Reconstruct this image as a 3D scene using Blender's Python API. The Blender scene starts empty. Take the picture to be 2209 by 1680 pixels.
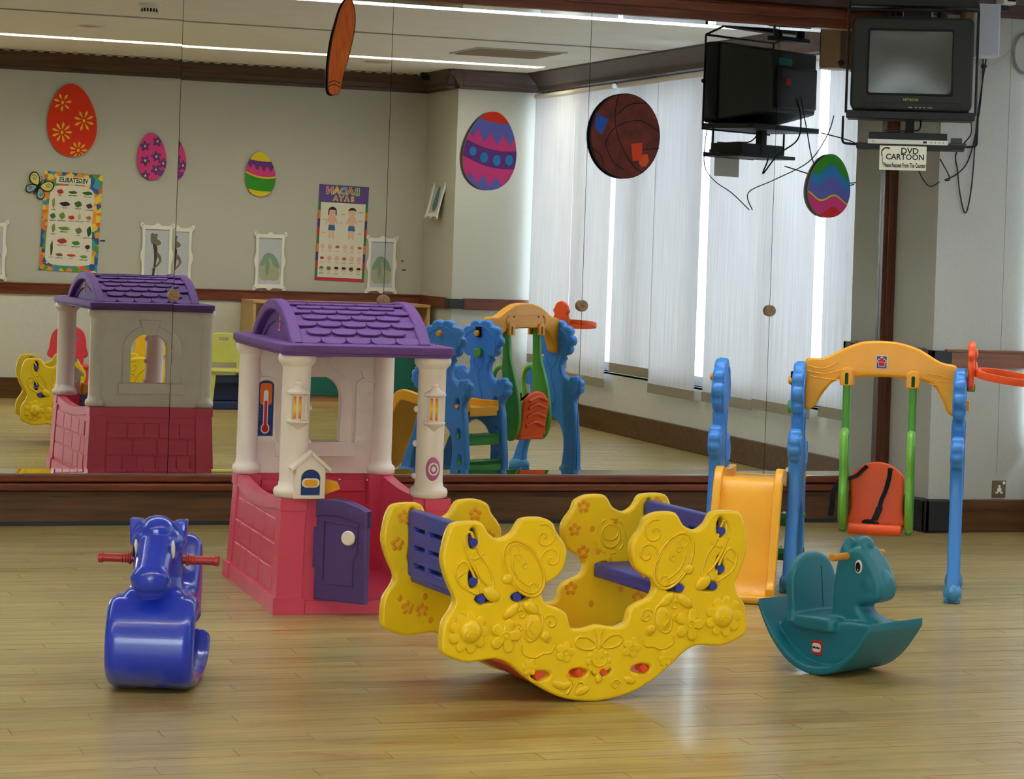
import bpy, bmesh, math, random
from math import sin, cos, pi, radians, sqrt, atan2
from mathutils import Vector, Matrix
random.seed(7)
SC = bpy.context.scene
COL = SC.collection
# ------------------------------------------------------------------ camera, world, lights, exposure
F, TH, ROLL, PY, YC, HC = 5240.8, .3294, .0349, 524.5, 10.689, 1.3
cam = bpy.data.cameras.new('camera'); camo = bpy.data.objects.new('camera', cam); COL.objects.link(camo)
fw = Vector((sin(TH), cos(TH), 0)); rt = Vector((cos(TH), -sin(TH), 0)); up = Vector((0, 0, 1))
rr = math.atan(ROLL)
cx = rt*cos(rr) + up*sin(rr); cy = -rt*sin(rr) + up*cos(rr); cz = -fw
M = Matrix((cx, cy, cz)).transposed().to_4x4(); M.translation = Vector((0, -YC, HC))
camo.matrix_world = M
cam.sensor_width = 36; cam.lens = F/2209*36; cam.shift_y = -(840-PY)/2209; cam.clip_end = 200
SC.camera = camo
SC.view_settings.view_transform = 'Standard'; SC.view_settings.look = 'None'
SC.view_settings.gamma = 1; SC.view_settings.use_curve_mapping = False
SC.view_settings.exposure = 0.5
w = bpy.data.worlds.new('world'); SC.world = w; w.use_nodes = True
w.node_tree.nodes['Background'].inputs[0].default_value = (.76, .87, 1, 1)
w.node_tree.nodes['Background'].inputs[1].default_value = 1.7
def area(name, loc, rot, sx, sy, power, col):
    l = bpy.data.lights.new(name, 'AREA'); l.shape = 'RECTANGLE'; l.size = sx; l.size_y = sy; l.energy = power; l.color = col
    o = bpy.data.objects.new(name, l); COL.objects.link(o); o.location = loc; o.rotation_euler = rot; return o
# daylight outside the window wall, shining in through glass and blinds
area('window_daylight', (7.1, -3.7, 1.7), (0, radians(84), 0), 3.0, 7.4, 290, (.80, .90, 1))
# added fill light in the foyer behind the camera, with no real source there
area('foyer_fill', (-2.5, -13.6, 1.7), (radians(-90), 0, radians(-14)), 4.5, 1.9, 480, (.76, .89, 1))
STRIP_E = 15.0
# ------------------------------------------------------------------ helpers
def L(c):
    def g(v):
        v /= 255.0
        return v/12.92 if v <= .04045 else ((v+.055)/1.055)**2.4
    return (g(c[0]), g(c[1]), g(c[2]), 1)
MATS = {}
def mat(name, c, rough=.45, spec=.5, noise=0, nscale=40, bump=0, bscale=60, metal=0, emit=None, coat=0, c2=None, stretch=(1, 1, 1), trans=0, sss=0, rscale=0):
    if name in MATS: return MATS[name]
    m = bpy.data.materials.new(name); m.use_nodes = True; nt = m.node_tree; b = nt.nodes['Principled BSDF']
    col = L(c); b.inputs['Base Color'].default_value = col; b.inputs['Roughness'].default_value = rough
    b.inputs['Specular IOR Level'].default_value = spec; b.inputs['Metallic'].default_value = metal
    if coat: b.inputs['Coat Weight'].default_value = coat; b.inputs['Coat Roughness'].default_value = .12
    if sss:
        b.inputs['Subsurface Weight'].default_value = sss; b.inputs['Subsurface Radius'].default_value = (.02, .015, .01); b.inputs['Subsurface Scale'].default_value = .6
    if emit: b.inputs['Emission Color'].default_value = L(emit[0]); b.inputs['Emission Strength'].default_value = emit[1]
    if noise or bump:
        tc = nt.nodes.new('ShaderNodeTexCoord'); mp = nt.nodes.new('ShaderNodeMapping'); mp.inputs['Scale'].default_value = stretch
        nt.links.new(tc.outputs['Object'], mp.inputs[0])
    if noise:
        n = nt.nodes.new('ShaderNodeTexNoise'); n.inputs['Scale'].default_value = nscale; n.inputs['Detail'].default_value = 5
        nt.links.new(mp.outputs[0], n.inputs[0])
        r = nt.nodes.new('ShaderNodeValToRGB'); r.color_ramp.elements[0].position = .3; r.color_ramp.elements[1].position = .7
        cc = L(c2) if c2 else tuple(col[i]*(1-noise) for i in range(3))+(1,)
        hi = col if c2 else tuple(min(1, col[i]*(1+noise)) for i in range(3))+(1,)
        r.color_ramp.elements[0].color = cc; r.color_ramp.elements[1].color = hi
        nt.links.new(n.outputs['Fac'], r.inputs[0]); nt.links.new(r.outputs[0], b.inputs['Base Color'])
        if rscale:
            mr = nt.nodes.new('ShaderNodeMapRange'); mr.inputs[3].default_value = rough-rscale; mr.inputs[4].default_value = rough+rscale
            nt.links.new(n.outputs['Fac'], mr.inputs[0]); nt.links.new(mr.outputs[0], b.inputs['Roughness'])
    if bump:
        n2 = nt.nodes.new('ShaderNodeTexNoise'); n2.inputs['Scale'].default_value = bscale; n2.inputs['Detail'].default_value = 4
        nt.links.new(mp.outputs[0], n2.inputs[0])
        bp = nt.nodes.new('ShaderNodeBump'); bp.inputs['Strength'].default_value = bump; bp.inputs['Distance'].default_value = .002
        nt.links.new(n2.outputs['Fac'], bp.inputs['Height']); nt.links.new(bp.outputs[0], b.inputs['Normal'])
    MATS[name] = m; return m
def flat(name, c, rough=.7): return mat(name, c, rough, .3)

def clean(me, ang=35):
    bm = bmesh.new(); bm.from_mesh(me); bmesh.ops.recalc_face_normals(bm, faces=bm.faces); bm.to_mesh(me); bm.free()
    for p in me.polygons: p.use_smooth = True
    me.set_sharp_from_angle(angle=radians(ang))
def put(name, me, m=None, parent=None, xf=None):
    o = bpy.data.objects.new(name, me); COL.objects.link(o)
    if m is not None and not me.materials: me.materials.append(m)
    if parent is not None: o.parent = parent
    if xf is not None: o.matrix_local = xf
    return o
def tag(o, label=None, cat=None, group=None, kind=None):
    if label: o['label'] = label
    if cat: o['category'] = cat
    if group: o['group'] = group
    if kind: o['kind'] = kind
    return o
def thing(name, label, cat, loc=(0, 0, 0), rz=0, group=None):
    o = bpy.data.objects.new(name, None); COL.objects.link(o); o.location = loc; o.rotation_euler = (0, 0, radians(rz)); o.empty_display_size = .1
    return tag(o, label, cat, group)
class MB:
    def __init__(s): s.bm = bmesh.new()
    def add(s, me, xf=None, free=True):
        if xf is not None: me.transform(xf)
        s.bm.from_mesh(me)
        if free: bpy.data.meshes.remove(me)
        return s
    def box(s, x0, x1, y0, y1, z0, z1, xf=None):
        V = [s.bm.verts.new(p) for p in ((x0, y0, z0), (x1, y0, z0), (x1, y1, z0), (x0, y1, z0), (x0, y0, z1), (x1, y0, z1), (x1, y1, z1), (x0, y1, z1))]
        for f in ((0, 3, 2, 1), (4, 5, 6, 7), (0, 1, 5, 4), (1, 2, 6, 5), (2, 3, 7, 6), (3, 0, 4, 7)): s.bm.faces.new([V[i] for i in f])
        if xf is not None: bmesh.ops.transform(s.bm, matrix=xf, verts=V)
        return s
    def hexa(s, P):
        V = [s.bm.verts.new(p) for p in P]
        for f in ((0, 3, 2, 1), (4, 5, 6, 7), (0, 1, 5, 4), (1, 2, 6, 5), (2, 3, 7, 6), (3, 0, 4, 7)): s.bm.faces.new([V[i] for i in f])
        return s
    def cyl(s, p0, p1, r0, r1=None, n=20, caps=True):
        r1 = r0 if r1 is None else r1; p0 = Vector(p0); p1 = Vector(p1); d = (p1-p0)
        q = d.to_track_quat('Z', 'Y').to_matrix(); A = []; B = []
        for i in range(n):
            a = 2*pi*i/n; v = Vector((cos(a), sin(a), 0)); A.append(s.bm.verts.new(p0+q@(v*r0))); B.append(s.bm.verts.new(p1+q@(v*r1)))
        for i in range(n): j = (i+1) % n; s.bm.faces.new((A[i], A[j], B[j], B[i]))
        if caps: s.bm.faces.new(A[::-1]); s.bm.faces.new(B)
        return s
    def lathe(s, prof, o=(0, 0, 0), n=24, sx=1, sy=1, xf=None):
        rings = []; new = []
        for r, z in prof:
            R = [s.bm.verts.new((o[0]+r*sx*cos(2*pi*i/n), o[1]+r*sy*sin(2*pi*i/n), o[2]+z)) for i in range(n)]; rings.append(R); new += R
        for a, b in zip(rings, rings[1:]):
            for i in range(n): j = (i+1) % n; s.bm.faces.new((a[i], a[j], b[j], b[i]))
        s.bm.faces.new(rings[0][::-1]); s.bm.faces.new(rings[-1])
        if xf is not None: bmesh.ops.transform(s.bm, matrix=xf, verts=new)
        return s
    def ball(s, c, rx, ry=None, rz=None, n=16, xf=None):
        ry = rx if ry is None else ry; rz = rx if rz is None else rz
        mm = Matrix.Translation(c) @ (xf if xf is not None else Matrix()) @ Matrix.Diagonal((rx, ry, rz, 1))
        bmesh.ops.create_uvsphere(s.bm, u_segments=n, v_segments=max(6, n*2//3), radius=1, matrix=mm); return s
    def tube(s, pts, r, n=8, cyc=False):
        pts = [Vector(p) for p in pts]; N = len(pts); rings = []; pq = None
        for i, p in enumerate(pts):
            a = pts[(i-1) % N] if (cyc or i > 0) else p; b = pts[(i+1) % N] if (cyc or i < N-1) else p
            t = (b-a); t = t.normalized() if t.length > 1e-9 else Vector((0, 0, 1))
            if pq is None: ref = Vector((0, 0, 1)) if abs(t.z) < .9 else Vector((1, 0, 0)); u = t.cross(ref).normalized()
            else:
                u = pq - t*pq.dot(t); u = u.normalized() if u.length > 1e-6 else t.orthogonal().normalized()
            v = t.cross(u); pq = u; R = r[i] if isinstance(r, (list, tuple)) else r
            rings.append([s.bm.verts.new(p+(u*cos(2*pi*k/n)+v*sin(2*pi*k/n))*R) for k in range(n)])
        m = N if cyc else N-1
        for i in range(m):
            A = rings[i]; B = rings[(i+1) % N]
            for k in range(n): j = (k+1) % n; s.bm.faces.new((A[k], A[j], B[j], B[k]))
        if not cyc: s.bm.faces.new(rings[0][::-1]); s.bm.faces.new(rings[-1])
        return s
    def poly(s, pts):
        s.bm.faces.new([s.bm.verts.new(p) for p in pts]); return s
    def mesh(s, ang=35):
        me = bpy.data.meshes.new('m'); s.bm.to_mesh(me); s.bm.free(); clean(me, ang); return me
    def build(s, name, m, parent=None, bevel=0, seg=2, ang=35, xf=None):
        me = s.mesh(ang); me.name = name; o = put(name, me, m, parent, xf)
        if bevel: addbevel(o, bevel, seg)
        return o
def addbevel(o, wd, seg=2):
    b = o.modifiers.new('bevel', 'BEVEL'); b.width = wd; b.segments = seg; b.limit_method = 'ANGLE'; b.angle_limit = radians(40); b.harden_normals = False
def bake(o):
    dg = bpy.context.evaluated_depsgraph_get(); me = bpy.data.meshes.new_from_object(o.evaluated_get(dg)); return me
def cat(pts, k=6, cyc=True):
    P = [Vector(p) for p in pts]; n = len(P); out = []
    for i in range(n if cyc else n-1):
        p0 = P[(i-1) % n] if cyc or i > 0 else P[i]; p1 = P[i]; p2 = P[(i+1) % n]; p3 = P[(i+2) % n] if cyc or i+2 < n else P[(i+1) % n]
        for j in range(k):
            t = j/k; out.append(.5*((2*p1)+(-p0+p2)*t+(2*p0-5*p1+4*p2-p3)*t*t+(-p0+3*p1-3*p2+p3)*t**3))
    if not cyc: out.append(P[-1])
    return [tuple(p) for p in out]
def oval(cx, cy, rx, ry, n=20, rot=0, a0=0, a1=2*pi):
    c, s_ = cos(rot), sin(rot); out = []
    full = abs(a1-a0-2*pi) < 1e-6
    for i in range(n):
        a = a0+(a1-a0)*i/(n if full else n-1); x = rx*cos(a); y = ry*sin(a); out.append((cx+x*c-y*s_, cy+x*s_+y*c))
    return out
def rrect(x0, x1, y0, y1, r, n=5):
    out = []
    for (cx_, cy_, a) in ((x1-r, y1-r, 0), (x0+r, y1-r, pi/2), (x0+r, y0+r, pi), (x1-r, y0+r, 3*pi/2)):
        for i in range(n): t = a+pi/2*i/(n-1); out.append((cx_+r*cos(t), cy_+r*sin(t)))
    return out
def shape(splines, depth, bevel=.0, res=2):
    """outline with holes in the XY plane, thickness depth centred on z=0, rounded rim; returns a mesh"""
    cu = bpy.data.curves.new('c', 'CURVE'); cu.dimensions = '2D'; cu.fill_mode = 'BOTH'
    for pts in splines:
        sp = cu.splines.new('POLY'); sp.points.add(len(pts)-1)
        for q, p in zip(sp.points, pts): q.co = (p[0], p[1], 0, 1)
        sp.use_cyclic_u = True
    cu.extrude = max(depth/2-bevel, .00001)
    if bevel: cu.bevel_depth = bevel; cu.bevel_resolution = res; cu.offset = -bevel
    o = bpy.data.objects.new('c', cu); COL.objects.link(o)
    me = bake(o); bpy.data.objects.remove(o); bpy.data.curves.remove(cu)
    bm = bmesh.new(); bm.from_mesh(me); bmesh.ops.remove_doubles(bm, verts=bm.verts, dist=1e-5); bm.to_mesh(me); bm.free(); me.materials.clear()
    return me
# orientation matrices: drawing (a,b,t) -> object space
XZ = Matrix(((1, 0, 0, 0), (0, 0, -1, 0), (0, 1, 0, 0), (0, 0, 0, 1)))     # drawing faces -y, a=x, b=z
YZ = Matrix(((0, 0, 1, 0), (1, 0, 0, 0), (0, 1, 0, 0), (0, 0, 0, 1)))      # drawing faces +x, a=y, b=z
XZb = Matrix(((-1, 0, 0, 0), (0, 0, 1, 0), (0, 1, 0, 0), (0, 0, 0, 1)))    # faces +y, a=-x, b=z
YZl = Matrix(((0, 0, -1, 0), (-1, 0, 0, 0), (0, 1, 0, 0), (0, 0, 0, 1)))   # faces -x, a=-y, b=z
T = Matrix.Translation
def textmesh(s, size, ext=.0004, align='CENTER', bold=0, sx=1, shear=0):
    cu = bpy.data.curves.new('t', 'FONT'); cu.body = s; cu.size = size; cu.extrude = ext; cu.align_x = align; cu.align_y = 'CENTER'; cu.offset = bold; cu.shear = shear
    cu.resolution_u = 2
    o = bpy.data.objects.new('t', cu); COL.objects.link(o); me = bake(o); bpy.data.objects.remove(o); bpy.data.curves.remove(cu); me.materials.clear()
    if sx != 1: me.transform(Matrix.Diagonal((sx, 1, 1, 1)))
    return me
def text(s, size, m, name, parent, xf, **k): return put(name, textmesh(s, size, **k), m, parent, xf)
def remesh(mb, vox, it=6, fac=.5):
    me = mb.mesh(); o = bpy.data.objects.new('r', me); COL.objects.link(o)
    r = o.modifiers.new('r', 'REMESH'); r.mode = 'VOXEL'; r.voxel_size = vox
    s = o.modifiers.new('s', 'SMOOTH'); s.iterations = it; s.factor = fac
    out = bake(o); bpy.data.objects.remove(o)
    for p in out.polygons: p.use_smooth = True
    return out

# ------------------------------------------------------------------ materials
def wood(name, c, c2, rough=.35, scale=3, stretch=(1, 14, 14)):
    return mat(name, c, rough, .5, noise=1, c2=c2, nscale=scale, stretch=stretch, bump=.15, bscale=20)
M_redwood = wood('red_brown_wood', (128, 62, 32), (88, 38, 18))
M_dkwood = wood('dark_skirting_wood', (104, 68, 36), (70, 44, 22), .4)
M_crown = wood('crown_dark_wood', (86, 60, 48), (54, 36, 28), .4)
M_vwood = wood('upright_red_brown_wood', (98, 54, 38), (70, 36, 26), .35, 3, (14, 14, 1))
M_wall = mat('beige_textured_wallpaper', (188, 188, 180), .8, .2, noise=.06, nscale=220, bump=.35, bscale=420)
M_wall2 = mat('lower_wall_paint', (212, 211, 204), .75, .2, noise=.03, nscale=30, bump=.1, bscale=200)
M_ceil = mat('ceiling_paint', (232, 228, 220), .85, .2, noise=.03, nscale=5, bump=.05, bscale=90)
M_metal = mat('dark_corner_metal', (34, 38, 42), .45, .5, noise=.15, nscale=60)
M_black = mat('black_plastic', (20, 22, 23), .5, .3, noise=.1, nscale=80, bump=.05, bscale=300)
M_white = mat('white_plastic', (226, 222, 214), .5, .4, noise=.02, nscale=30)
def mirror_mat():
    m = bpy.data.materials.new('mirror_silvering'); m.use_nodes = True; nt = m.node_tree; nt.nodes.clear()
    o = nt.nodes.new('ShaderNodeOutputMaterial'); g = nt.nodes.new('ShaderNodeBsdfGlossy'); g.inputs['Roughness'].default_value = 0
    g.inputs['Color'].default_value = (.84, .87, .85, 1); nt.links.new(g.outputs[0], o.inputs[0]); return m
M_mirror = mirror_mat()
# floor: varnished narrow planks along x, cells computed from world position so single planks and the rest agree
PW, PL = .085, .98
def floor_mat():
    m = bpy.data.materials.new('varnished_plank_floor'); m.use_nodes = True; nt = m.node_tree; b = nt.nodes['Principled BSDF']; N = nt.nodes.new; K = nt.links.new
    g = N('ShaderNodeNewGeometry'); s = N('ShaderNodeSeparateXYZ'); K(g.outputs['Position'], s.inputs[0])
    def ma(op, a, b_=None, c_=None):
        n = N('ShaderNodeMath'); n.operation = op
        for i, v in enumerate((a, b_, c_)):
            if v is None: continue
            if isinstance(v, (int, float)): n.inputs[i].default_value = v
            else: K(v, n.inputs[i])
        return n.outputs[0]
    row = ma('FLOOR', ma('DIVIDE', s.outputs[1], PW)); fy = ma('FRACT', ma('DIVIDE', s.outputs[1], PW))
    off = ma('MULTIPLY', ma('FRACT', ma('MULTIPLY', row, .3819)), PL)
    xx = ma('DIVIDE', ma('ADD', s.outputs[0], off), PL); cl = ma('FLOOR', xx); fx = ma('FRACT', xx)
    cv = N('ShaderNodeCombineXYZ'); K(row, cv.inputs[0]); K(cl, cv.inputs[1])
    wn = N('ShaderNodeTexWhiteNoise'); wn.noise_dimensions = '3D'; K(cv.outputs[0], wn.inputs[0])
    # grain
    gv = N('ShaderNodeCombineXYZ'); K(ma('MULTIPLY', s.outputs[0], 2.2), gv.inputs[0]); K(ma('MULTIPLY', s.outputs[1], 60), gv.inputs[1]); K(ma('MULTIPLY', wn.outputs['Value'], 30), gv.inputs[2])
    gn = N('ShaderNodeTexNoise'); gn.inputs['Scale'].default_value = 1; gn.inputs['Detail'].default_value = 6; gn.inputs['Roughness'].default_value = .65; K(gv.outputs[0], gn.inputs[0])
    r1 = N('ShaderNodeValToRGB'); e = r1.color_ramp.elements; e[0].position = .28; e[0].color = L((146, 125, 66)); e[1].position = .62; e[1].color = L((176, 157, 98))
    K(gn.outputs['Fac'], r1.inputs[0])
    # plank tone
    hs = N('ShaderNodeHueSaturation'); K(r1.outputs[0], hs.inputs['Color']); K(ma('MULTIPLY_ADD', wn.outputs['Value'], .20, .90), hs.inputs['Value'])
    # wear: orange streaks and pale worn patches
    wv = N('ShaderNodeCombineXYZ'); K(ma('MULTIPLY', s.outputs[0], 1.6), wv.inputs[0]); K(ma('MULTIPLY', s.outputs[1], 7), wv.inputs[1])
    w1 = N('ShaderNodeTexNoise'); w1.inputs['Scale'].default_value = 1.3; w1.inputs['Detail'].default_value = 8; w1.inputs['Roughness'].default_value = .72; K(wv.outputs[0], w1.inputs[0])
    rr_ = N('ShaderNodeMapRange'); rr_.inputs[1].default_value = .50; rr_.inputs[2].default_value = .68; K(w1.outputs['Fac'], rr_.inputs[0])
    mx = N('ShaderNodeMixRGB'); mx.inputs[2].default_value = L((150, 100, 38)); K(ma('MULTIPLY', rr_.outputs[0], .8), mx.inputs[0]); K(hs.outputs[0], mx.inputs[1])
    w2 = N('ShaderNodeTexNoise'); w2.inputs['Scale'].default_value = .9; w2.inputs['Detail'].default_value = 7; w2.inputs['Roughness'].default_value = .7
    wv2 = N('ShaderNodeVectorMath'); wv2.operation = 'ADD'; wv2.inputs[1].default_value = (9, 4, 2); K(wv.outputs[0], wv2.inputs[0]); K(wv2.outputs[0], w2.inputs[0])
    r3 = N('ShaderNodeMapRange'); r3.inputs[1].default_value = .5; r3.inputs[2].default_value = .7; K(w2.outputs['Fac'], r3.inputs[0])
    mx2 = N('ShaderNodeMixRGB'); mx2.inputs[2].default_value = L((176, 165, 122)); K(ma('MULTIPLY', r3.outputs[0], .45), mx2.inputs[0]); K(mx.outputs[0], mx2.inputs[1])
    sv = N('ShaderNodeCombineXYZ'); K(ma('MULTIPLY', s.outputs[0], 1.1), sv.inputs[0]); K(ma('MULTIPLY', s.outputs[1], 95), sv.inputs[1])
    sn = N('ShaderNodeTexNoise'); sn.inputs['Scale'].default_value = 1; sn.inputs['Detail'].default_value = 3; K(sv.outputs[0], sn.inputs[0])
    sr = N('ShaderNodeMapRange'); sr.inputs[1].default_value = .60; sr.inputs[2].default_value = .72; K(sn.outputs['Fac'], sr.inputs[0])
    mxs = N('ShaderNodeMixRGB'); mxs.inputs[2].default_value = L((122, 82, 36)); K(ma('MULTIPLY', sr.outputs[0], .75), mxs.inputs[0]); K(mx2.outputs[0], mxs.inputs[1]); mx2 = mxs
    # joints
    d = ma('MINIMUM', fy, ma('SUBTRACT', 1, fy)); jt = ma('LESS_THAN', d, .018)
    d2 = ma('MINIMUM', fx, ma('SUBTRACT', 1, fx)); jt2 = ma('LESS_THAN', d2, .0016); j = ma('MAXIMUM', jt, jt2)
    mx3 = N('ShaderNodeMixRGB'); mx3.inputs[2].default_value = L((96, 74, 34)); K(ma('MULTIPLY', j, ma('MULTIPLY', wn.outputs['Value'], .55)), mx3.inputs[0]); K(mx2.outputs[0], mx3.inputs[1])
    K(mx3.outputs[0], b.inputs['Base Color'])
    rg = N('ShaderNodeMapRange'); rg.inputs[3].default_value = .24; rg.inputs[4].default_value = .52; K(w2.outputs['Fac'], rg.inputs[0]); K(rg.outputs[0], b.inputs['Roughness'])
    bn = N('ShaderNodeTexNoise'); bn.inputs['Scale'].default_value = 1; bn.inputs['Detail'].default_value = 3
    bv = N('ShaderNodeCombineXYZ'); K(ma('MULTIPLY', s.outputs[0], 6), bv.inputs[0]); K(ma('MULTIPLY', s.outputs[1], 28), bv.inputs[1]); K(wn.outputs['Value'], bv.inputs[2]); K(bv.outputs[0], bn.inputs[0])
    bp = N('ShaderNodeBump'); bp.inputs['Strength'].default_value = .3; bp.inputs['Distance'].default_value = .0012; K(bn.outputs['Fac'], bp.inputs['Height']); K(bp.outputs[0], b.inputs['Normal'])
    b.inputs['Coat Weight'].default_value = .18; b.inputs['Coat Roughness'].default_value = .12
    return m
M_floor = floor_mat()
def blind_mat():
    m = bpy.data.materials.new('translucent_blind_fabric'); m.use_nodes = True; nt = m.node_tree; nt.nodes.clear(); N = nt.nodes.new; K = nt.links.new
    o = N('ShaderNodeOutputMaterial'); d = N('ShaderNodeBsdfDiffuse'); t = N('ShaderNodeBsdfTranslucent'); mx = N('ShaderNodeMixShader')
    tc = N('ShaderNodeTexCoord'); mp = N('ShaderNodeMapping'); mp.inputs['Scale'].default_value = (1, 40, 1.2); n = N('ShaderNodeTexNoise'); n.inputs['Scale'].default_value = 1.5; n.inputs['Detail'].default_value = 6
    K(tc.outputs['Object'], mp.inputs[0]); K(mp.outputs[0], n.inputs[0])
    r = N('ShaderNodeValToRGB'); r.color_ramp.elements[0].color = L((192, 188, 188)); r.color_ramp.elements[1].color = L((210, 206, 205)); r.color_ramp.elements[0].position = .3; r.color_ramp.elements[1].position = .7
    K(n.outputs['Fac'], r.inputs[0]); K(r.outputs[0], d.inputs[0]); K(r.outputs[0], t.inputs[0])
    mx.inputs[0].default_value = .2; K(d.outputs[0], mx.inputs[1]); K(t.outputs[0], mx.inputs[2]); K(mx.outputs[0], o.inputs[0]); return m
M_blind = blind_mat()
M_hem = mat('olive_hem_band', (158, 150, 132), .85, .2, noise=.05, nscale=60)
M_glass = mat('window_glass', (240, 245, 250), .02, .5); M_glass.node_tree.nodes['Principled BSDF'].inputs['Transmission Weight'].default_value = 1
M_glass.node_tree.nodes['Principled BSDF'].inputs['IOR'].default_value = 1.02
M_alu = mat('window_frame_aluminium', (170, 174, 178), .4, .5, metal=.3)
M_strip = mat('strip_light_diffuser', (255, 255, 246), .5, emit=((240, 249, 255), STRIP_E)); M_strip2 = mat('strip_light_diffuser_warm', (255, 255, 246), .5, emit=((255, 248, 224), STRIP_E))

# ------------------------------------------------------------------ room
W, BY, PXC, PYF = 6.20, -7.732, 5.634, -.434
ZR0, ZR1, ZB, ZCR, ZC = .783, .868, .155, 2.458, 2.6
XL, YF = -4.0, -14.0
def struct(name, mb, m, parent=None, **k):
    o = mb.build(name, m, parent, **k)
    if parent is None: o['kind'] = 'structure'
    return o
floor = struct('floor', MB().box(XL, W+.3, YF, .15, -.12, -.006), M_floor)
# single boards of the near floor, the rest of the boards joined
def board(x0, x1, y0, y1, top):
    g = .0007; bvl = .0008
    P = [(x0+g, y0+g, -.007), (x1-g, y0+g, -.007), (x1-g, y1-g, -.007), (x0+g, y1-g, -.007), (x0+g, y0+g, top), (x1-g, y0+g, top), (x1-g, y1-g, top), (x0+g, y1-g, top)]
    return P
rows0 = int(math.floor(-5.6/PW)); rowsN = int(math.floor(-3.1/PW)); rest = MB(); cnt = 0
for r_ in range(int(math.floor(YF/PW)), 2):
    off = ((r_*.3819) % 1.0)*PL
    y0, y1 = r_*PW, (r_+1)*PW
    xa = -.2 if r_ < rows0 else .0
    c0 = int(math.floor((XL+off)/PL)); c1 = int(math.floor((W+off)/PL))
    for c_ in range(c0, c1+1):
        x0 = max(c_*PL-off, XL); x1 = min((c_+1)*PL-off, W+.02)
        if x1-x0 < .03: continue
        top = random.uniform(-.0005, 0)
        d = (y0+YC); u0 = d*.09-.3; u1 = d*.60+.35
        if rows0 <= r_ <= rowsN and x1 > u0 and x0 < u1 and cnt < 295:
            cnt += 1; put('plank', MB().hexa(board(x0, x1, y0, min(y1, .02), top)).mesh(), M_floor, floor)
        else: rest.hexa(board(x0, x1, y0, min(y1, .12), top))
o = rest.build('plank_field', M_floor, floor); o['kind'] = 'stuff'

# walls
OPX = 2.05   # back wall starts here; left of it the room is open to the foyer where the picture is taken
b = MB().box(-4.0, 6.4, .05, .2, 0, ZC+.4); struct('wall_mirror', b, M_wall)
b = MB()
b.box(W, W+.18, YF, -6.93, 0, ZC+.4).box(W, W+.18, -6.93, .2, 0, .42).box(W, W+.18, -6.93, .2, 2.44, ZC+.4).box(W, W+.18, -.43, .2, .42, 2.44)
struct('wall_window', b, M_wall2)
b = MB().box(OPX, W, BY-.16, BY, 0, ZC); struct('wall_back', b, M_wall)
b = MB().box(OPX-.02, W, BY, BY+.004, .0, ZR0+.02); struct('trim_lower_paint', b, M_wall2)
b = MB().box(XL-.2, XL, YF, .2, 0, ZC+.4); struct('wall_left', b, M_wall)
b = MB().box(XL-.2, W+.2, YF-.2, YF, 0, ZC+.4); struct('wall_foyer', b, M_wall)
b = MB().box(PXC, W+.01, PYF, .06, 0, ZC); struct('pillar_wall_right', b, M_wall)
BPX, BPY = 5.55, -6.93
b = MB().box(BPX, W+.01, BY-.01, BPY, 0, ZC); struct('pillar_wall_back', b, M_wall)
# the ceiling with two recessed strips and a slot diffuser
strips = [(-6.30, -6.10), (-2.42, -2.22), (-10.4, -10.2)]
slot = (-4.24, -4.14)
cuts = sorted([(a, b_) for a, b_ in strips]+[slot])
b = MB(); y = YF
for a, c in cuts: b.box(XL, W+.2, y, a, ZC, ZC+.12); y = c
b.box(XL, W+.2, y, .2, ZC, ZC+.12); b.box(XL-.1, W+.2, YF, .2, ZC+.12, ZC+.2)
for a, c in strips: b.box(5.95, W+.2, a, c, ZC, ZC+.12)
struct('ceiling', b, M_ceil)
for i, (a, c) in enumerate(strips):
    x0, x1 = (XL+.2, 5.9)
    t = thing('strip_light', ['recessed white strip light across the ceiling nearest the back wall', 'long recessed strip light in the ceiling nearest the mirrors', 'recessed strip light over the foyer behind the camera'][i], 'ceiling light', (0, (a+c)/2, ZC))
    h = (c-a)/2
    MB().box(x0, x1, -h+.002, h-.002, .06, .075).build('diffuser', M_strip2 if i == 0 else M_strip, t)
    mb = MB().box(x0-.02, x1+.02, -h, -h+.012, 0, .1).box(x0-.02, x1+.02, h-.012, h, 0, .1); mb.build('housing', M_white, t)
    lv = MB()
    for k in range(int((x1-x0)/.12)): lv.box(x0+k*.12, x0+k*.12+.004, -h+.012, h-.012, .02, .05)
    lv.build('louver', M_white, t)['kind'] = 'stuff'
t = thing('slot_diffuser', 'long grey ribbed air slot in the ceiling between the strip lights', 'air vent', (0, sum(slot)/2, ZC))
MB().box(XL+.1, 5.95, -.048, .048, .05, .06).build('backing', mat('vent_grey', (96, 92, 84), .6), t)
mb = MB()
for k in range(int(9.8/.09)): mb.box(XL+.1+k*.09, XL+.14+k*.09, -.045, .045, .01, .03)
o = mb.build('rib', mat('vent_rib', (176, 170, 156), .6), t); o['kind'] = 'stuff'
MB().box(XL+.1, 5.95, -.05, -.04, 0, .05).box(XL+.1, 5.95, .04, .05, 0, .05).build('rim', mat('vent_rib', (176, 170, 156), .6), t)
t = thing('slot_diffuser', 'thin toothed air slot along the crown moulding of the back wall', 'air vent', (0, BY+.17, ZC))
mb = MB()
for k in range(40): mb.box(2.1+k*.085, 2.14+k*.085, -.03, .03, -.012, -.001)
o = mb.build('rib', mat('vent_rib', (176, 170, 156), .6), t); o['kind'] = 'stuff'
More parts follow.
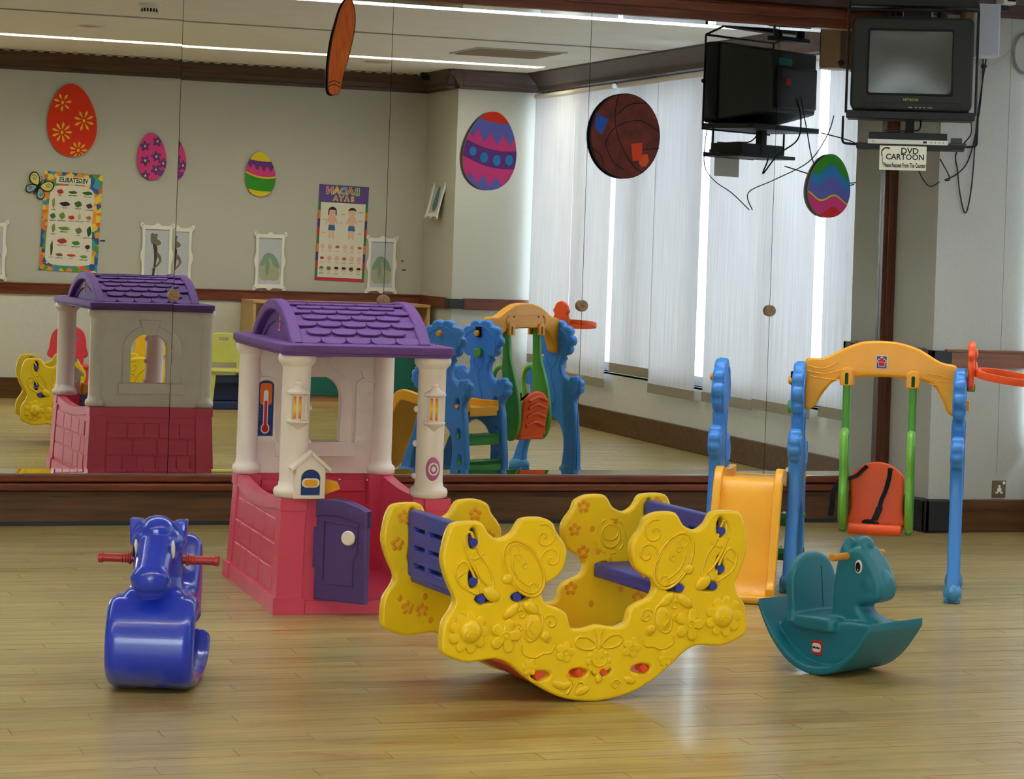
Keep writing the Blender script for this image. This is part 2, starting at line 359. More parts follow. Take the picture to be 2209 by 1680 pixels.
# crown moulding profile along a line
def crown(name, p0, p1, inward, z0=ZCR, z1=ZC, d=.12, m=None):
    p0 = Vector(p0); p1 = Vector(p1); n = Vector(inward)
    prof = [(0, z0-.0), (.022, z0), (.026, z0+.02), (.04, z0+.03), (.05, z0+.06), (.085, z0+.095), (d, z1-.012), (d, z1), (0, z1)]
    mb = MB(); A = [mb.bm.verts.new((p0.x+n.x*a, p0.y+n.y*a, z)) for a, z in prof]; B = [mb.bm.verts.new((p1.x+n.x*a, p1.y+n.y*a, z)) for a, z in prof]
    k = len(prof)
    for i in range(k): j = (i+1) % k; mb.bm.faces.new((A[i], A[j], B[j], B[i]))
    mb.bm.faces.new(A[::-1]); mb.bm.faces.new(B)
    return struct(name, mb, m or M_crown, ang=25)
crown('trim_1', (OPX, BY, 0), (BPX, BY, 0), (0, 1, 0))
crown('trim_2', (BPX, BY, 0), (BPX, BPY+.1, 0), (-1, 0, 0))
crown('trim_3', (BPX-.1, BPY, 0), (W, BPY, 0), (0, 1, 0))
crown('trim_4', (W-.001, BPY+.12, 0), (W-.001, PYF-.1, 0), (-1, 0, 0), ZCR-.02, d=.14)
crown('trim_5', (PXC-.1, PYF, 0), (W, PYF, 0), (0, -1, 0))
crown('trim_6', (PXC, PYF-.1, 0), (PXC, -.0, 0), (-1, 0, 0))
crown('trim_7', (XL, -.02, 0), (PXC, -.02, 0), (0, -1, 0), ZCR+.01, d=.11)
# red-brown rail over the mirrors, sill and skirting under them
mb = MB().box(XL, PXC, -.055, .05, 2.392, ZCR+.03).box(XL, PXC, -.07, -.05, 2.432, ZCR+.02)
struct('trim_8', mb, M_redwood, bevel=.006)
mb = MB().box(XL, PXC, -.05, .05, .19, .226).box(XL, PXC, -.062, .05, .152, .186); struct('trim_9', mb, M_redwood, bevel=.008)
mb = MB().box(XL, PXC, -.03, .05, .0, .15); struct('baseboard_mirror', mb, M_dkwood, bevel=.004)
mb = MB().box(XL, PXC, -.036, .0, .0, .018); struct('trim_10', mb, M_metal)
mb = MB().box(PXC-.072, PXC, -.03, .05, .226, 2.40).box(PXC-.05, PXC-.022, -.037, -.03, .226, 2.40); struct('trim_11', mb, M_vwood, bevel=.003)
# rails and skirting on pillars, back and window walls
def rail(name, boxes, m, bv=.004): 
    mb = MB()
    for q in boxes: mb.box(*q)
    return struct(name, mb, m, bevel=bv)
e = .022
rail('trim_12', [(PXC+.06, W, PYF-e, PYF, ZR0, ZR1-.008), (PXC+.06, W, PYF-e-.006, PYF, ZR1-.012, ZR1)], wood('chair_rail_wood', (150, 100, 76), (122, 76, 56)))
rail('trim_13', [(PXC-e, PXC, PYF+.08, -.03, ZR0, ZR1-.008), (PXC-e-.006, PXC, PYF+.06, -.03, ZR1-.012, ZR1)], MATS['chair_rail_wood'])
rail('trim_14', [(PXC-e-.004, PXC+.09, PYF-e-.004, PYF, ZR0+.006, ZR1-.006), (PXC-e-.004, PXC, PYF-e-.004, PYF+.09, ZR0+.006, ZR1-.006)], M_metal, .003)
rail('baseboard_right', [(PXC+.09, W, PYF-.028, PYF, 0, ZB)], M_dkwood)
rail('baseboard_pillar', [(PXC-.028, PXC, PYF+.09, -.03, 0, ZB)], M_dkwood)
rail('trim_15', [(PXC-.034, PXC+.10, PYF-.034, PYF, 0, ZB+.003), (PXC-.034, PXC, PYF-.034, PYF+.10, 0, ZB+.003)], M_metal, .01)
rail('trim_16', [(OPX, BPX, BY, BY+.02, ZR0, ZR1), (OPX, BPX, BY, BY+.028, ZR1-.012, ZR1)], M_redwood)
rail('trim_17', [(BPX-.02, BPX, BY, BPY-.1, ZR0, ZR1), (BPX+.09, W, BPY, BPY+.02, ZR0, ZR1)], M_redwood)
rail('trim_18', [(BPX-.024, BPX+.1, BPY, BPY+.024, ZR0+.006, ZR1-.006), (BPX-.024, BPX, BPY-.11, BPY, ZR0+.006, ZR1-.006)], M_metal)
rail('baseboard_back', [(OPX, BPX, BY, BY+.025, 0, ZB), (BPX, W, BPY, BPY+.025, 0, ZB), (BPX-.025, BPX, BY, BPY, 0, ZB)], M_dkwood)
rail('baseboard_window', [(W-.028, W, BPY, PYF, 0, ZB)], M_dkwood)
rail('trim_19', [(W, W+.06, BPY, PYF, .40, .42)], M_wall2)
# door frame edge of the opening to the foyer
rail('trim_20', [(OPX-.06, OPX+.04, BY-.17, BY+.03, 0, ZC)], M_vwood)
# window: frame, mullions, panes
wf = struct('window_1', MB().box(W+.06, W+.12, -6.93, -.43, .42, .48).box(W+.06, W+.12, -6.93, -.43, 2.38, 2.44), M_alu)
for k in range(7):
    y0 = -6.93+k*6.5/6; MB().box(W+.06, W+.12, y0-.03, y0+.03, .48, 2.38).build('mullion', M_alu, wf)
for k in range(6):
    y0 = -6.93+k*6.5/6; MB().box(W+.088, W+.092, y0+.03, y0+1.053, .48, 2.38).build('pane', M_glass, wf)
# roller blinds
bl = [(-6.87, -5.999, 0.4, 0.0), (-5.969, -5.192, 0.31, 0.012), (-5.13, -4.37, 0.43, 0.0), (-4.378, -3.59, 0.335, 0.012), (-3.501, -2.743, 0.34, 0.0), (-2.71, -1.925, 0.352, 0.012), (-1.829, -1.459, 0.375, 0.0), (-1.439, -0.46, 0.38, 0.012)]
wh = ['blind in the corner by the back pillar', 'second blind from the back pillar, with low hem', 'short blind whose hem hangs higher than the rest', 'blind overlapping the short one', 'middle blind beside the wide bright gap', 'blind between a thin and a wide bright gap', 'blind next to the one at the front pillar', 'last blind, at the front pillar']
for (y0, y1, zb, dx), s in zip(bl, wh):
    t = thing('roller_blind', 'pale grey roller '+s, 'blind', (W-.045-dx, (y0+y1)/2, 0), 0, 'roller blinds on the window wall')
    h = (y1-y0)/2; n = 14; mb = MB(); V = []
    for i in range(n+1):
        yy = -h+2*h*i/n; xx = .004*sin(i*1.7+y0*3); V.append((mb.bm.verts.new((xx, yy, zb+.06)), mb.bm.verts.new((xx*.4, yy, 2.43))))
    for i in range(n): mb.bm.faces.new((V[i][0], V[i+1][0], V[i+1][1], V[i][1]))
    mb.build('fabric', M_blind, t)
    MB().box(-.004, .004, -h, h, zb, zb+.062).build('hem_bar', M_hem, t)
    MB().cyl((0, -h, 2.425), (0, h, 2.425), .018).build('roller', M_white, t)
# mirrors
SX0, SDX, ZM0, ZM1 = 2.075, .9675, .226, 2.395
edges = [SX0+SDX*k for k in range(-6, 4)]+[PXC-.072]
names = {5: 'mirror panel whose reflection of the far wall is shifted, furthest left', 6: 'mirror panel behind the pink and purple playhouse', 7: 'mirror panel with the large striped egg cut-out on it', 8: 'mirror panel behind the patched brown ball and rocker', 9: 'narrow mirror panel beside the television, with a wavy egg on it'}
SK, TL1, TL2 = -.0095, .0007, .053
for i in range(len(edges)-1):
    x0, x1 = edges[i]+.0012, edges[i+1]-.0012
    lab = names.get(i, '%s mirror panel out of sight left of the photograph' % ['sixth', 'fifth', 'fourth', 'third', 'nearest'][min(i, 4)])
    t = thing('mirror_panel', lab, 'mirror', (x1, -.002, 0), 0, 'row of mirror panels')
    wd = x1-x0; h = .02; yaw = SK if i == 5 else 0; tp = TL1 if i == 5 else 0
    mb = MB(); n0 = len(mb.bm.verts)
    f = lambda x, z: (x, -x*math.tan(yaw) - (z-1.3)*tp - .001, z)
    zs = [ZM0, ZM0+h, ZM1-h, ZM1]; dy = [TL2*h, 0, 0, TL2*h]
    V = [[mb.bm.verts.new((f(x, z)[0], f(x, z)[1]+(-d if k == 0 else -d if k == 3 else 0)*1.0, z)) for x in (-wd, 0)] for k, (z, d) in enumerate(zip(zs, dy))]
    for a, c in zip(V, V[1:]): mb.bm.faces.new((a[0], a[1], c[1], c[0]))
    me = bpy.data.meshes.new('glass'); mb.bm.to_mesh(me); mb.bm.free(); put('glass', me, M_mirror, t)
    bw = MB(); bw.box(-wd, 0, .012, .03, ZM0, ZM1); bw.build('backing', M_black, t)
    if i >= 4 and i < 9:
        k = MB().cyl((.0, -.004, 1.018), (.0, -.022, 1.018), .028, .026, 28).cyl((0, -.022, 1.018), (0, -.028, 1.018), .009, .007, 14).build('knob', mat('brown_wood_knob', (150, 118, 84), .4, noise=.12, nscale=30), t, bevel=.003)
        k['label'] = 'round brown wooden knob over the mirror joint'
# ------------------------------------------------------------------ plastics
def plastic(name, c, rough=.38, **k):
    k.setdefault('noise', .05); k.setdefault('nscale', 9); k.setdefault('bump', .12); k.setdefault('bscale', 260)
    return mat(name, c, rough, .5, **k)
P_pink = plastic('pink_plastic', (226, 78, 112)); P_purple = plastic('purple_roof_plastic', (110, 74, 138), .62)
P_purple.node_tree.nodes['Principled BSDF'].inputs['Specular IOR Level'].default_value = .25; P_door = plastic('dark_purple_plastic', (82, 58, 122), .4)
P_cream = plastic('cream_white_plastic', (238, 224, 212), .42); P_yel = plastic('yellow_plastic', (246, 206, 26), .36); P_blue = plastic('navy_blue_plastic', (56, 66, 168), .4)
P_red = plastic('orange_red_plastic', (238, 84, 46), .4); P_sky = plastic('sky_blue_plastic', (62, 140, 228), .36); P_green = plastic('green_plastic', (82, 166, 56), .38)
P_orng = plastic('orange_yellow_plastic', (250, 172, 34), .36); P_seat = plastic('orange_seat_plastic', (255, 92, 30), .45)
P_strap = mat('black_webbing', (30, 30, 38), .85, .2, noise=.2, nscale=200)
S_navy = flat('navy_sticker', (40, 62, 122)); S_red = flat('red_sticker', (206, 44, 44)); S_or = flat('orange_sticker', (232, 116, 48)); S_yel = flat('yellow_sticker', (240, 206, 60)); S_wh = flat('white_sticker', (236, 232, 228)); S_blk = flat('black_sticker', (20, 20, 22)); S_pk = flat('mauve_sticker', (188, 104, 148))
M_screw = mat('steel_screw', (200, 200, 205), .25, metal=1)
# ------------------------------------------------------------------ playhouse
HZ = .396
t = thing('playhouse', 'pink and white toy playhouse with a purple shingled barrel roof and open purple door', 'playhouse', (2.298, -2.089, 0), -2)
def taper(me, s0=.055):
    for v in me.vertices:
        z = max(0, min(HZ, v.co.z)); s = 1+s0*(1-z/HZ); v.co.x *= s; v.co.y *= s
mb = MB(); wx, wy = .298, .458
for sx in (-1, 1):
    for sy in (-1, 1):
        # corner posts with a straight face on both sides
        x0, x1 = sorted((sx*wx, sx*(wx-.085))); y0, y1 = sorted((sy*wy, sy*(wy-.085)))
        mb.box(x0, x1, y0, y1, 0, HZ)
        mb.box(min(sx*(wx+.01), sx*(wx-.095)), max(sx*(wx+.01), sx*(wx-.095)), min(sy*(wy+.01), sy*(wy-.095)), max(sy*(wy+.01), sy*(wy-.095)), 0, .058)
        mb.box(min(sx*(wx+.005), sx*(wx-.088)), max(sx*(wx+.005), sx*(wx-.088)), min(sy*(wy+.005), sy*(wy-.088)), max(sy*(wy+.005), sy*(wy-.088)), HZ-.042, HZ)
    # side wall whose rim sags in the middle
    n = 16; top_ = [(-wy+.08+(2*wy-.16)*i/n, HZ-.028*sin(pi*i/n)) for i in range(n+1)]
    mb.add(shape([[(-wy+.08, 0), (wy-.08, 0)]+top_[::-1]], .032), T((sx*(wx-.024), 0, 0)) @ YZ)
    mb.add(shape([[(y, z-.042) for y, z in top_]+top_[::-1]], .012), T((sx*(wx-.005), 0, 0)) @ YZ)
    xa, xb = sorted((sx*(wx+.006), sx*(wx-.02))); mb.box(xa, xb, -wy+.08, wy-.08, 0, .052)
mb.box(-wx+.08, wx-.08, wy-.04, wy-.008, 0, HZ).box(-wx+.08, wx-.08, wy-.02, wy+.004, 0, .05).box(-wx+.08, wx-.08, wy-.012, wy+.0, HZ-.05, HZ)
for sx in (-1, 1): xa, xb = sorted((sx*.17, sx*(wx-.08))); mb.box(xa, xb, -wy+.012, -wy+.05, 0, HZ)
mb.box(-wx+.03, wx-.03, -wy+.0, wy-.03, 0, .03).box(-.2, .2, -wy-.004, -wy+.06, 0, .046)
# inside wainscot
mb.box(-.2, .2, wy-.055, wy-.04, .33, .37).box(-.2, .2, wy-.05, wy-.04, .18, .2)
me = mb.mesh(); taper(me); base = put('base', me, P_pink, t); addbevel(base, .006, 2)
# moulded stone blocks: sides and back
def blocks(face, sgn):
    rnd = random.Random(3+int(sgn)); z = .066
    for r_, hgt in enumerate((.085, .082, .082)):
        y = -.36 + (0 if r_ % 2 else -.0)
        while y < .34:
            wdt = rnd.uniform(.11, .24); y2 = min(y+wdt, .36)
            if y2-y > .04:
                zz = z+hgt-.006
                if face == 'x': q = (sgn*(wx-.010) if sgn < 0 else wx-.010, 0)
                mb = MB(); s = (1+.055*(1-(z+.04)/HZ))
                if face == 'x':
                    xa, xb = sorted((sgn*(wx-.012), sgn*(wx-.002))); mb.box(xa, xb, y+.004, y2-.004, z, zz)
                else: mb.box((y+.004)*.58, (y2-.004)*.58, wy-.012, wy-.001, z, zz)
                me = mb.mesh(); taper(me); o = put('stone_block', me, P_pink, t); addbevel(o, .003, 2)
            y = y2
        z += hgt+.003
blocks('x', -1); blocks('x', 1); blocks('y', 1)
# columns
CP = [(.05, .0)]
prof = [(.058, HZ), (.066, HZ+.006), (.068, HZ+.02), (.064, HZ+.032), (.052, HZ+.04), (.049, HZ+.06), (.049, .845), (.052, .852), (.062, .862), (.066, .874), (.064, .888), (.056, .9)]
cols = [(-.252, -.412), (.234, -.412), (-.262, .405), (.262, .405)]
for i, (x, y) in enumerate(cols):
    c = MB().lathe([(r*(.8 if i > 1 else 1), z) for r, z in prof], (x, y, 0), 32)
    s = 1 if i % 2 == 0 else -1
    for z in ((.47, .585, .705) if i < 2 else (.705,)): c.ball((x+s*.05, y+.01, z), .011, .014, .012, 12)
    cobj = c.build('column', P_cream, t, ang=50)
    if i < 2:
        # carriage lantern moulded on the front of the column
        lx, ly = x, y-.043; lm = MB()
        lm.lathe([(.034, .652), (.04, .658), (.04, .664), (.03, .667)], (lx, ly, 0), 20).lathe([(.03, .752), (.04, .757), (.04, .764), (.02, .776), (.012, .786), (.014, .793), (.006, .8), (.008, .806), (.002, .812)], (lx, ly, 0), 20)
        lm.lathe([(.004, .63), (.016, .642), (.03, .652)], (lx, ly, 0), 16)
        for a in (-150, -105, -75, -30): lm.box(-.0025, .0025, -.032, -.024, .664, .755, T((lx, ly, 0)) @ Matrix.Rotation(radians(a+90), 4, 'Z'))
        lm.cyl((lx, ly, .664), (lx, ly, .755), .026, n=24)
        lm.build('lantern', P_cream, cobj, ang=40)
        for (a0, a1, nm) in ((-138, -116, 0), (-100, -72, 1)):
            f = MB(); K = 4
            for k in range(K):
                A0 = radians(a0+(a1-a0)*k/K); A1 = radians(a0+(a1-a0)*(k+1)/K); R = .0275
                f.poly([(lx+R*cos(A0), ly+R*sin(A0), .672), (lx+R*cos(A1), ly+R*sin(A1), .672), (lx+R*cos(A1), ly+R*sin(A1), .748), (lx+R*cos(A0), ly+R*sin(A0), .748)])
            fm = mat('flame_sticker', (240, 150, 50), .5)
            if 'ramp' not in fm:
                fm['ramp'] = 1; nt = fm.node_tree; tc = nt.nodes.new('ShaderNodeTexCoord'); sp = nt.nodes.new('ShaderNodeSeparateXYZ'); nt.links.new(tc.outputs['Object'], sp.inputs[0])
                mr = nt.nodes.new('ShaderNodeMapRange'); mr.inputs[1].default_value = .672; mr.inputs[2].default_value = .748; nt.links.new(sp.outputs[2], mr.inputs[0])
                r = nt.nodes.new('ShaderNodeValToRGB'); e0 = r.color_ramp.elements; e0[0].color = L((226, 104, 40)); e0[1].color = L((230, 110, 44)); m_ = e0.new(.5); m_.color = L((250, 214, 60))
                nt.links.new(mr.outputs[0], r.inputs[0]); nt.links.new(r.outputs[0], nt.nodes['Principled BSDF'].inputs['Base Color'])
            f.build('flame_sticker', fm, cobj)
# doorbell on the right column
bx, by = .234, -.412
db = MB().ball((bx, by-.049, .5), .026, .008, .042, 20).build('doorbell', S_pk, t)
rg_ = MB().tube([(bx+.016*cos(a), by-.058, .5+.02*sin(a)) for a in [2*pi*i/24 for i in range(24)]], .003, 6, True).build('bell_ring', S_wh, db)
MB().ball((bx, by-.058, .5), .008, .005, .01, 14).build('bell_button', S_wh, db)
# back wall with an arched window and two niches
bwall = [(-.262, HZ), (.262, HZ), (.262, .898), (-.262, .898)]
wx0, wx1, wz0, wz1 = -.10, .098, .515, .69
cxw, rw = (wx0+wx1)/2, (wx1-wx0)/2
arch = [(wx0, wz0), (wx1, wz0), (wx1, wz1)]+[(cxw+rw*cos(a), wz1+.085*sin(a)) for a in [pi*i/14 for i in range(1, 14)]]+[(wx0, wz1)]
me = shape([bwall, arch], .03, .003, 1); wob = put('back_wall', me, P_cream, t, T((0, .42, 0)) @ XZ)
me.polygons.foreach_set('use_smooth', [False]*len(me.polygons))
def archring(w_, dep, yy, nm, bev=.004, r1=1.0):
    outer = [(cxw-rw-w_, wz0), (cxw+rw+w_, wz0)]+[(cxw+(rw+w_)*cos(a), wz1+(.085+w_)*sin(a)) for a in [pi*i/16 for i in range(0, 17)]]
    me = shape([outer, arch], dep, bev, 1); return me
for yy in (.402, .438):
    fr = MB().add(archring(.038, .012, 0, ''), T((0, yy, 0)) @ XZ)
    fr.box(-.155, .155, yy-.008, yy+.008, .462, .516)
    fr.hexa([(-.028, yy-.01, .765), (.028, yy-.01, .765), (.028, yy+.01, .765), (-.028, yy+.01, .765), (-.055, yy-.01, .84), (.055, yy-.01, .84), (.055, yy+.01, .84), (-.055, yy+.01, .84)])
    fr.box(-.262, .262, yy-.002, yy+.004, .872, .895)
    fr.build('window_surround', P_cream, wob, bevel=.003, xf=(T((0, .42, 0)) @ XZ).inverted())
inv = (T((0, .42, 0)) @ XZ).inverted()
for s in (-1, 1):
    nx = .196*s
    o_ = [(nx-.042, .525), (nx+.042, .525), (nx+.042, .735)]+[(nx+.042*cos(a), .735+.03*sin(a)) for a in [pi*i/10 for i in range(1, 10)]]+[(nx-.042, .735)]
    i_ = [(nx-.03, .537), (nx+.03, .537), (nx+.03, .73)]+[(nx+.03*cos(a), .73+.022*sin(a)) for a in [pi*i/10 for i in range(1, 10)]]+[(nx-.03, .73)]
    nm = MB().add(shape([o_, i_], .012, .003, 1), T((0, .403, 0)) @ XZ)
    nm.box(nx-.045, nx+.045, .394, .404, .515, .527).hexa([(nx-.015, .398, .765), (nx+.015, .398, .765), (nx+.015, .41, .765), (nx-.015, .41, .765), (nx-.026, .398, .79), (nx+.026, .398, .79), (nx+.026, .41, .79), (nx-.026, .41, .79)])
    if s > 0: nm.box(nx-.04, nx+.04, .396, .406, .63, .64)
    nm.build('niche_frame', P_cream, wob, xf=inv)
    if s < 0:
        th = put('thermometer_sticker', shape([[(nx-.029, .538), (nx+.029, .538), (nx+.029, .728)]+[(nx+.029*cos(a), .728+.02*sin(a)) for a in [pi*i/10 for i in range(1, 10)]]+[(nx-.029, .728)]], .002), S_navy, wob, inv @ T((0, .402, 0)) @ XZ)
        th['label'] = 'navy thermometer sticker with a red column'
        q = MB().add(shape([rrect(nx-.023, nx+.023, .655, .738, .012)], .001), T((0, .4005, 0)) @ XZ).build('warm_band', S_or, wob, xf=inv)
        q = MB().add(shape([rrect(nx-.009, nx+.009, .56, .712, .009)], .001), T((0, .3998, 0)) @ XZ).add(shape([oval(nx, .566, .017, .02)], .001), T((0, .3998, 0)) @ XZ).build('tube_outline', S_wh, wob, xf=inv)
        q = MB().add(shape([rrect(nx-.0055, nx+.0055, .56, .672, .0055)], .001), T((0, .399, 0)) @ XZ).add(shape([oval(nx, .566, .0125, .015)], .001), T((0, .399, 0)) @ XZ).build('red_column', S_red, wob, xf=inv)
        tk = MB()
        for k in range(10): tk.box(nx-.021, nx-.018, .4, .4005, .6+k*.012, .6015+k*.012)
        tk.build('scale_mark', S_wh, wob, xf=inv)
# letter box on the front left column
lb = MB().add(shape([[(-.263, .398), (-.157, .398), (-.157, .505), (-.21, .552), (-.263, .505)]], .05, .006, 2), T((0, -.478, 0)) @ XZ).build('letter_box', P_cream, t)
rf_ = MB()
for s in (-1, 1): rf_.add(shape([[( -.21, .565), (-.21, .548), (-.21+s*.066, .492), (-.21+s*.07, .504)]], .064, .004, 1), T((0, -.482, 0)) @ XZ)
rf_.build('letter_box_roof', P_cream, t)
st = put('navy_sticker', shape([[(-.243, .412), (-.177, .412), (-.177, .47)]+[(-.21+.033*cos(a), .47+.03*sin(a)) for a in [pi*i/12 for i in range(1, 12)]]+[(-.243, .47)]], .002), S_navy, t, T((0, -.5045, 0)) @ XZ)
put('slot_rim', shape([rrect(-.241, -.179, .438, .47, .015)], .006, .002, 1), P_cream, t, T((0, -.506, 0)) @ XZ)
put('slot_opening', shape([rrect(-.234, -.186, .443, .465, .01)], .003), flat('amber_plastic', (236, 170, 40)), t, T((0, -.5085, 0)) @ XZ)
MB().hexa([(-.16, -.44, .40), (-.088, -.44, .425), (-.088, -.38, .425), (-.16, -.38, .40), (-.16, -.44, .46), (-.1, -.44, .452), (-.1, -.38, .452), (-.16, -.38, .46)]).build('letter_tray', P_orng, t, bevel=.005)
for x, y in ((-.13, .398), (.1, .398), (.21, .398)): MB().ball((x, y+.0, .372), .006, .004, .006, 10).build('screw', M_screw, t)
# roof
rf = MB(); rf.add(shape([rrect(-.32, .298, -.49, .482, .03)], .03, .006, 2), T((0, 0, .912))).add(shape([rrect(-.313, .291, -.483, .475, .03)], .014, .003, 1), T((0, 0, .895)))
R_ = (.36**2+.138**2)/(2*.138); zc = .926+.138-R_
def arcp(rad, a): return (rad*sin(a), zc+rad*cos(a))
amax = math.asin(.36/R_)
def archprof(r0, r1, n=20):
    return [arcp(r1, -amax+2*amax*i/n) for i in range(n+1)]+[arcp(r0, amax-2*amax*i/n) for i in range(n+1)]
rf.add(shape([archprof(R_-.03, R_-.008)], .47, .0), T((-.012, 0, 0)) @ YZ)
for x in (-.245, .218): rf.add(shape([archprof(R_-.034, R_+.006)], .044, .008, 2), T((x, 0, 0)) @ YZ)
gp = [arcp(R_-.03, -amax+2*amax*i/20) for i in range(21)]
for x in (-.236, .21): rf.add(shape([gp], .01), T((x, 0, 0)) @ YZ)
roof = rf.build('roof', P_purple, t, ang=30)
MB().add(shape([archprof(R_-.075, R_-.07, 20)], .008, .002, 1), T((-.243, 0, 0)) @ YZ).build('gable_rib', P_purple, roof)
# shingles: rows of scalloped tiles lying on the arch
tl = [(-.044, 0), (-.0435, -.022), (-.034, -.033), (-.02, -.037), (.02, -.037), (.034, -.033), (.0435, -.022), (.044, 0)]
tme = shape([tl], .006, .0015, 1)
half = shape([[(-.019, 0), (-.018, -.026), (0, -.038), (.018, -.03), (.019, 0)]], .006, .0015, 1)
rows = 7
for side in (-1, 1):
    for r_ in range(rows):
        a = radians(7)+ (amax-radians(11))*r_/(rows-1)+radians(0)
        for k in range(5):
            stag = (r_ % 2)*.045; x = -.178+k*.09+stag-.022
            hm = None
            if x > .175: continue
            yy, zz = arcp(R_-.004, a*side)
            mt = T((x, yy, zz)) @ Matrix.Rotation(-side*a, 4, 'X') @ (Matrix.Rotation(pi, 4, 'Z') if side > 0 else Matrix()) @ Matrix.Rotation(radians(-3), 4, 'X')
            o = put('shingle', tme, P_purple, roof, mt)
put('ridge_rib', MB().box(-.215, .19, -.012, .012, 0, .008).mesh(), P_purple, roof, T((0, 0, zc+R_-.01)))
lg = put('roof_logo', shape([[(-.012, -.03), (.012, -.03), (.014, .0), (.008, .03), (-.008, .03), (-.006, 0)]], .002, .0), S_wh, roof, T((-.2425, -.03, .985)) @ YZl)
put('roof_logo_red', shape([[(-.009, -.026), (.009, -.026), (.01, .0), (.005, .026), (-.005, .026), (-.003, 0)]], .002, .0), S_red, roof, T((-.2435, -.03, .985)) @ YZl)
for x, y in ((-.27, -.43), (.25, -.43)): MB().ball((x, y, .929), .007, .007, .003, 10).build('screw', M_screw, roof)
# door swung outwards
hx, hy = -.172, -.478; dv = Vector((.128, -.122, 0)); ang = atan2(dv.y, dv.x); dw = .2
D0 = T((hx, hy, 0)) @ Matrix.Rotation(ang, 4, 'Z')
dm = MB(); n = 10
topz = lambda s: .392+.014*sin(pi*s*.9)-.03*s*s
pr = [(0, .052)]+[(dw, .052)]+[(dw*(1-i/n), topz(1-i/n)) for i in range(n+1)]
dm.add(shape([pr], .034, .006, 2), XZ)
cap = [(dw*(1-i/n), topz(1-i/n)+.002) for i in range(n+1)]+[(dw*i/n, topz(i/n)-.055) for i in range(n+1)]
dm.add(shape([cap], .046, .005, 2), XZ)
door = dm.build('door', P_door, t, xf=D0)
pi_ = [(.03, .11), (.155, .11), (.155, .2), (.17, .225), (.17, .32), (.03, .33)]
MB().add(shape([pi_, [(p[0]+(.006 if p[0] < .1 else -.006), p[1]+(.006 if p[1] < .2 else -.006)) for p in pi_]], .008, .002, 1), T((0, -.018, 0)) @ XZ).build('door_panel_moulding', P_door, door)
MB().cyl((.15, -.017, .278), (.15, -.045, .278), .011, .011, 16).cyl((.15, -.045, .278), (.15, -.058, .278), .026, .024, 24).build('door_knob', P_cream, door, bevel=.003)['label'] = 'white round door knob'
MB().box(-.012, .01, -.012, .014, .16, .30).build('hinge', P_door, t, bevel=.003, xf=D0)

# ------------------------------------------------------------------ swing and slide set
t = thing('swing_and_slide_set', 'blue, green and yellow toddler swing and slide set with tree-shaped side panels', 'play set', (4.569, -2.585, 0), -30)
def cloud(cx, cz, rx, rz, a0, a1, nb, dep=.16, k=6):
    o_ = []
    for i in range(nb*k+1):
        f = i/(nb*k); a = radians(a0+(a1-a0)*f); q = 1-dep+dep*abs(sin(pi*nb*f))**.6; o_.append((cx+rx*q*cos(a), cz+rz*q*sin(a)))
    return o_
tree = cat([(.04, .0), (.13, 0), (.135, .02), (.118, .05), (.122, .12), (.15, .2), (.19, .27), (.24, .31), (.30, .325), (.36, .30), (.395, .25), (.41, .17), (.40, .06), (.385, .02), (.40, 0), (.525, 0), (.53, .02), (.515, .06), (.512, .14), (.50, .25), (.49, .36), (.475, .42)], 3, False)
tree += cloud(.475, .505, .055, .062, -50, 150, 4)
tree += cat([(.415, .552), (.392, .565), (.377, .60), (.38, .635), (.40, .655)], 3, False)
tree += cloud(.31, .76, .152, .118, -55, 238, 8, .14)
tree += cat([(.232, .645), (.238, .61), (.228, .575)], 3, False)
tree += cloud(.15, .555, .062, .066, 50, 262, 5)
tree += cat([(.145, .48), (.15, .44), (.14, .36), (.115, .26), (.07, .16), (.03, .06), (.01, .03), (.015, .01)], 3, False)
for i, (x, nm) in enumerate(((0, ''), (-.62, ''), (-.93, ''))):
    holes = []
    if i: holes = [oval(.44, .43, .012, .026), oval(.455, .27, .012, .026), oval(.47, .13, .012, .026)]
    me = shape([tree]+holes, .046, .012, 2); pn = put('side_panel', me, P_sky, t, T((x, 0, 0)) @ YZ)
    pn['label'] = ['blue tree-shaped side panel under the basketball hoop', 'blue tree-shaped side panel between slide and swing', 'blue tree-shaped side panel left of the slide'][i]
    inv = (T((x, 0, 0)) @ YZ).inverted()
    # trunk creases and leafy crown relief
    rl = MB()
    for s in (-1, 1):
        xx = x+s*.023
        rl.tube(cat([(xx, .30, .63), (xx, .31, .54), (xx, .34, .45), (xx, .32, .38)], 5, False), .0045, 6)
        rl.tube(cat([(xx, .27, .66), (xx, .29, .60), (xx, .33, .62), (xx, .35, .67)], 5, False), .0045, 6)
        rl.tube(cat([(xx, .19, .70), (xx, .2, .78), (xx, .26, .82), (xx, .31, .84), (xx, .37, .82), (xx, .42, .77), (xx, .42, .70)], 5, False), .0035, 6)
        rl.tube(cat([(xx, .46, .46), (xx, .49, .48), (xx, .5, .52), (xx, .47, .55)], 4, False), .0035, 6)
        rl.tube(cat([(xx, .13, .52), (xx, .12, .56), (xx, .15, .59), (xx, .18, .57)], 4, False), .0035, 6)
    rl.build('bark_relief', P_sky, pn, xf=inv)
    for y0 in (.07, .45):
        MB().ball((x, y0, .03), .036, .075, .045, 16).box(x-.03, x+.03, y0-.055, y0+.055, 0, .02).build('foot', plastic('foot_blue_plastic', (60, 138, 190)), t, bevel=.004)
